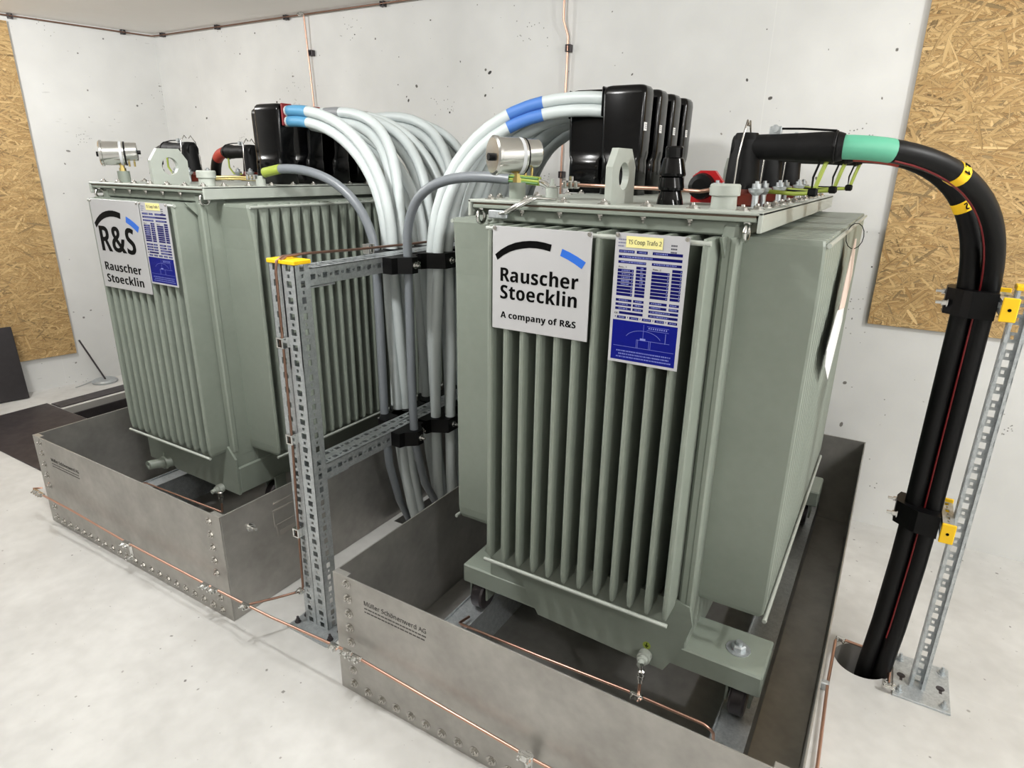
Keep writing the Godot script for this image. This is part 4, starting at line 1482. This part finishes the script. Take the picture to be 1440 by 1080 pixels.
func wires() -> void:
	var front := Basis()
	# along both trays
	var t := thing("earth_wire", "long copper wire running along the fronts of both steel trays", "wire")
	var s := st()
	tube(s, [Vector3(-2.64, 0.172, 1.05), Vector3(-2.655, 0.178, 1.08), Vector3(-2.62, 0.182, 1.092), Vector3(-2.3, 0.172, 1.084), Vector3(-1.87, 0.157, 1.084), Vector3(-1.3, 0.163, 1.086), Vector3(-0.98, 0.171, 1.086), Vector3(-0.63, 0.200, 1.088), Vector3(-0.5, 0.193, 1.088), Vector3(0.03, 0.165, 1.088), Vector3(0.5, 0.16, 1.088), Vector3(0.72, 0.16, 1.088)], 0.0047, 8)
	part("conductor", s, M.copper, t)
	for q in [[-2.60, 0.182], [-2.56, 0.180], [-1.335, 0.162], [-1.285, 0.163], [-1.105, 0.168], [-0.665, 0.197], [-0.61, 0.199], [-0.57, 0.197]]:
		wire_clamp(t, Vector3(q[0], q[1], 1.088), front, 0.85)
	for q in [[-1.862, 0.157], [0.04, 0.165]]:
		wire_clamp(t, Vector3(q[0], q[1], 1.088), front, 1.0)
		s = st()
		cbox(s, Vector3(q[0] + 0.004, q[1] - 0.035, 1.078), Vector3(0.022, 0.08, 0.006), 0.002)
		hex_bolt(s, Vector3(q[0] + 0.004, q[1] - 0.066, 1.08), LIE_Z, 0.009, 0.026)
		part("holder", s, M.chrome, t)
	# up the frame's post and back over its beam
	t = thing("earth_wire", "copper wire climbing the frame's slotted post and following its upper beam", "wire")
	s = st()
	var up := [Vector3(-1.10, 0.168, 1.078), Vector3(-1.06, 0.160, 1.0), Vector3(-1.022, 0.152, 0.915), Vector3(-1.016, 0.17, 0.910), Vector3(-1.008, 0.41, 0.910), Vector3(-0.991, 0.77, 0.910), Vector3(-0.987, 1.1, 0.910), Vector3(-0.984, 1.335, 0.911), Vector3(-0.984, 1.368, 0.905), Vector3(-0.982, 1.379, 0.885), Vector3(-0.975, 1.381, 0.80), Vector3(-0.968, 1.374, 0.6), Vector3(-0.962, 1.368, 0.3), Vector3(-0.958, 1.365, -0.2), Vector3(-0.955, 1.365, -0.8)]
	tube(s, up, 0.0045, 8)
	part("conductor", s, M.copper_dark, t)
	s = st()
	var up2 := []
	for k in range(8, up.size()):
		up2.append((up[k] as Vector3) + Vector3(0.016, 0.002, -0.004))
	tube(s, up2, 0.0042, 8)
	part("second_conductor", s, M.copper_dark, t)
	for y in [1.11, 0.775, 0.41]:
		var xx := -0.988 if y > 1.0 else (-0.991 if y > 0.5 else -1.008)
		wall_clip(t, Vector3(xx + 0.004, y, 0.912), front, M.chrome)
	wall_clip(t, Vector3(-0.965, 1.370, 0.52), Basis(Vector3(0, 0, 1), Vector3(0, 1, 0), Vector3(-1, 0, 0)), M.chrome)
	wire_clamp(t, Vector3(-1.018, 0.158, 0.915), front, 0.7)
	# over the tray edges to the transformers' earth studs
	t = thing("earth_wire", "copper wire inside the right tray linked to the transformer's earth stud", "wire")
	s = st()
	tube(s, [Vector3(-0.40, 0.172, 0.72), Vector3(-0.405, 0.178, 0.77), Vector3(-0.39, 0.186, 0.78), Vector3(-0.1, 0.196, 0.78), Vector3(0.208, 0.212, 0.78), Vector3(0.425, 0.212, 0.78), Vector3(0.445, 0.203, 0.78), Vector3(0.452, 0.19, 0.775), Vector3(0.454, 0.168, 0.772)], 0.0046, 8)
	tube(s, [Vector3(0.236, 0.216, 0.78), Vector3(0.236, 0.275, 0.775)], 0.0046, 8)
	part("conductor", s, M.copper, t)
	s = st()
	lathe(s, [Vector2(0.008, 0), Vector2(0.008, 0.014), Vector2(0.011, 0.016), Vector2(0.011, 0.026), Vector2(0.007, 0.028), Vector2(0.011, 0.031), Vector2(0.011, 0.042), Vector2(0.006, 0.046), Vector2(0.006, 0.062), Vector2(0, 0.062)], Vector3(0.236, 0.256, 0.775), Basis(), 10)
	part("coupling", s, M.chrome, t)
	wire_clamp(t, Vector3(0.232, 0.215, 0.785), front, 0.85)
	var x := -1.9366
	t = thing("earth_wire", "copper wire inside the left tray linked to the transformer's earth stud", "wire")
	s = st()
	tube(s, [Vector3(x - 0.30, 0.17, 0.80), Vector3(x - 0.29, 0.205, 0.80), Vector3(x - 0.27, 0.213, 0.80), Vector3(x + 0.1, 0.228, 0.80), Vector3(x + 0.31, 0.238, 0.80)], 0.004, 8)
	tube(s, [Vector3(x + 0.31, 0.238, 0.80), Vector3(x + 0.30, 0.29, 0.79)], 0.0045, 8)
	part("conductor", s, M.copper, t)
	s = st()
	lathe(s, [Vector2(0.008, 0), Vector2(0.008, 0.014), Vector2(0.011, 0.016), Vector2(0.011, 0.026), Vector2(0.007, 0.028), Vector2(0.011, 0.031), Vector2(0.011, 0.05), Vector2(0.006, 0.054), Vector2(0, 0.056)], Vector3(x + 0.30, 0.275, 0.79), Basis(), 10)
	part("coupling", s, M.chrome, t)
	# round the room under the ceiling
	t = thing("earth_wire", "copper ring wire with clips under the ceiling along the left and back walls", "wire")
	s = st()
	var ring := [on_left(3.2, 2.553, 0.03), on_left(0.9, 2.548, 0.03), on_left(0.08, 2.545, 0.03), on_left(0.03, 2.545, 0.04)]
	ring.append_array([on_back(-4.38, 2.545, 0.03), on_back(-3.0, 2.549, 0.03), on_back(-1.0, 2.549, 0.03), on_back(2.2, 2.549, 0.03)])
	tube(s, ring, 0.005, 8)
	part("conductor", s, M.copper_dark, t)
	for d in [0.22, 0.89, 1.6, 2.3]:
		wall_clip(t, on_left(d, 2.548, 0.02), LEFT_B, M.dark_steel)
	for q in [-4.336, -3.705, -3.015, -2.2, -1.5, -0.4, 0.4]:
		wall_clip(t, on_back(q, 2.551, 0.02), BACK_B, M.dark_steel)
	wire_clamp(t, on_back(-2.86, 2.552, 0.035), BACK_B, 1.0)
	var drops := ["copper wire running down the back wall behind the left transformer", "copper wire running down the back wall between the two transformers"]
	for i in 2:
		t = thing("earth_wire", drops[i], "wire", Vector3.ZERO, 0.0, "copper wires down the back wall")
		s = st()
		if i == 0:
			tube(s, [on_back(-2.845, 2.552, 0.03), on_back(-2.84, 2.3, 0.02), on_back(-2.824, 1.968, 0.02), on_back(-2.82, 1.2, 0.02)], 0.005, 8)
			wall_clip(t, on_back(-2.815, 2.33, 0.015), BACK_B, M.dark_steel)
		else:
			tube(s, [on_back(-1.012, 2.552, 0.035), on_back(-1.01, 2.36, 0.035), on_back(-0.99, 2.29, 0.018), on_back(-0.99, 2.15, 0.02), on_back(-1.0, 1.695, 0.02), on_back(-1.0, 0.7, 0.02)], 0.0058, 8)
			wall_clip(t, on_back(-0.985, 2.235, 0.015), BACK_B, M.dark_steel)
			wall_clip(t, on_back(-0.995, 1.62, 0.02), BACK_B, M.dark_steel)
		part("conductor", s, M.copper, t)
	# beside the right tray and round the cable hole to the post
	t = thing("earth_wire", "copper wire along the floor right of the right tray, bent round the cable hole", "wire")
	s = st()
	tube(s, [Vector3(0.716, 0.012, 1.2), Vector3(0.716, 0.02, 0.554), Vector3(0.706, 0.024, 0.2), Vector3(0.707, 0.03, -0.03), Vector3(0.715, 0.032, -0.048), Vector3(0.73, 0.032, -0.05), Vector3(0.865, 0.028, -0.05), Vector3(0.88, 0.026, -0.042), Vector3(0.884, 0.022, 0.0), Vector3(0.882, 0.02, 0.108)], 0.0052, 8)
	part("conductor", s, M.copper, t)
	wire_clamp(t, Vector3(0.722, 0.034, -0.048), Basis(), 0.7)
	wire_clamp(t, Vector3(0.884, 0.022, 0.108), Basis(Vector3(1, 0, 0), Vector3(0, 0, -1), Vector3(0, 1, 0)), 0.8)
	s = st()
	cbox(s, Vector3(0.694, 0.016, 0.205), Vector3(0.034, 0.03, 0.022), 0.003)
	part("clamp", s, M.zinc, t)

# ------------------------------------------------------------------ the rest
func small_things() -> void:
	# yellow notes on the data plates
	for i in 2:
		var o := Vector3(-1.9366, 0, 0.0208) if i == 1 else Vector3.ZERO
		var x0 := 0.105 if i == 0 else 0.135
		var w := 0.088 if i == 0 else 0.09
		var t := thing("sticky_note", "yellow handwritten note stuck on the %s transformer's data plate" % ["right", "left"][i], "note", o + Vector3(x0 + w / 2, 1.4925, 0.7948), 0.0, "handwritten notes")
		var s := st()
		cbox(s, Vector3.ZERO, Vector3(w, 0.026, 0.0006), 0.0002)
		part("sheet", s, M.note, t)
		lettering("handwriting", "TS Coop Trafo 2" if i == 0 else "TS Coop Trafo 1", M.ink_grey, t, Vector3(-w * 0.44, -0.005, 0.0004), w * 0.9, 0.010, false)
	# papers hung on the right transformer's fins
	var t := thing("hanging_papers", "white and pinkish papers hanging by a wire from the right transformer's side fins", "document", Vector3(0.528, 1.487, 0.14))
	var s := st()
	var face := Transform3D(Basis(Vector3(0, 0, 1), Vector3(0, 1, 0), Vector3(-1, 0, 0)), Vector3(0.009, -1.487, -0.14))
	prism(s, PackedVector2Array([Vector2(0.30, 1.30), Vector2(0.44, 1.215), Vector2(0.41, 1.165), Vector2(0.20, 1.07), Vector2(0.02, 1.215), Vector2(0.10, 1.34)]), -0.001, 0.001, face)
	part("white_sheet", s, M.paper, t)
	s = st()
	prism(s, PackedVector2Array([Vector2(0.18, 1.478), Vector2(0.27, 1.38), Vector2(0.31, 1.30), Vector2(0.10, 1.27), Vector2(0.02, 1.36), Vector2(0.13, 1.475)]), -0.0045, -0.0025, face)
	part("pink_sheet", s, M.paper_pink, t)
	s = st()
	var ring := []
	for k in 15:
		var an := TAU * k / 14.0
		ring.append(Vector3(0.010 + 0.022 * cos(an), -0.002 + 0.035 * sin(an), 0.03))
	tube(s, ring, 0.0012, 5)
	part("wire_loop", s, M.ink, t)
	# black panel against the left wall
	s = st()
	cbox(s, Vector3(0, 0.263, 0), Vector3(1.1, 0.525, 0.02), 0.004)
	var p := part("black_board", s, M.panel_black)
	p.transform = Transform3D(LEFT_B * Basis(Vector3.RIGHT, -0.13), on_left(1.285 + 0.55, 0.003, 0.15))
	tag(p, "black panel leaning against the wood chip board on the left wall", "panel")
	# rod standing in a small grey plate
	t = thing("rod_stand", "thin grey rod standing on a small round plate by the left wall", "stand", Vector3(-4.535, 0, -0.20))
	s = st()
	lathe(s, [Vector2(0, 0.0), Vector2(0.085, 0.0), Vector2(0.09, 0.012), Vector2(0.075, 0.024), Vector2(0.0, 0.03)], Vector3.ZERO, Basis(), 24)
	part("plate", s, M.zinc, t)
	s = st()
	tube(s, [Vector3(0.02, 0.02, 0.0), Vector3(-0.075, 0.35, 0.09)], 0.0065, 8)
	part("rod", s, M.dark_steel, t)
	s = st()
	tube(s, [Vector3(-0.09, 0.012, 0.02), Vector3(-0.05, 0.006, 0.12), Vector3(-0.03, 0.005, 0.2)], 0.003, 6)
	part("wire_end", s, M.zinc, t)
	# dark steel covers of the floor pit beside the left tray
	s = st()
	cbox(s, Vector3(-3.52, 0.004, 0.555), Vector3(1.70, 0.008, 0.54), 0.002)
	var o := part("floor_cover", s, M.dark_steel)
	tag(o, "wide dark steel floor cover left of the left tray", "floor cover", "steel covers of the floor pit")
	s = st()
	cbox(s, Vector3(-4.27, 0.004, -0.345), Vector3(0.13, 0.008, 1.24), 0.002)
	o = part("floor_cover", s, M.dark_steel)
	tag(o, "narrow dark steel strip along the open floor pit's left edge", "floor cover", "steel covers of the floor pit")
	s = st()
	cbox(s, Vector3(-4.13, -0.115, -0.33), Vector3(0.012, 0.16, 1.18), 0.002)
	o = part("pit_plate", s, M.panel_black)
	tag(o, "dark steel plate inside the open floor pit, left of the left tray", "plate")
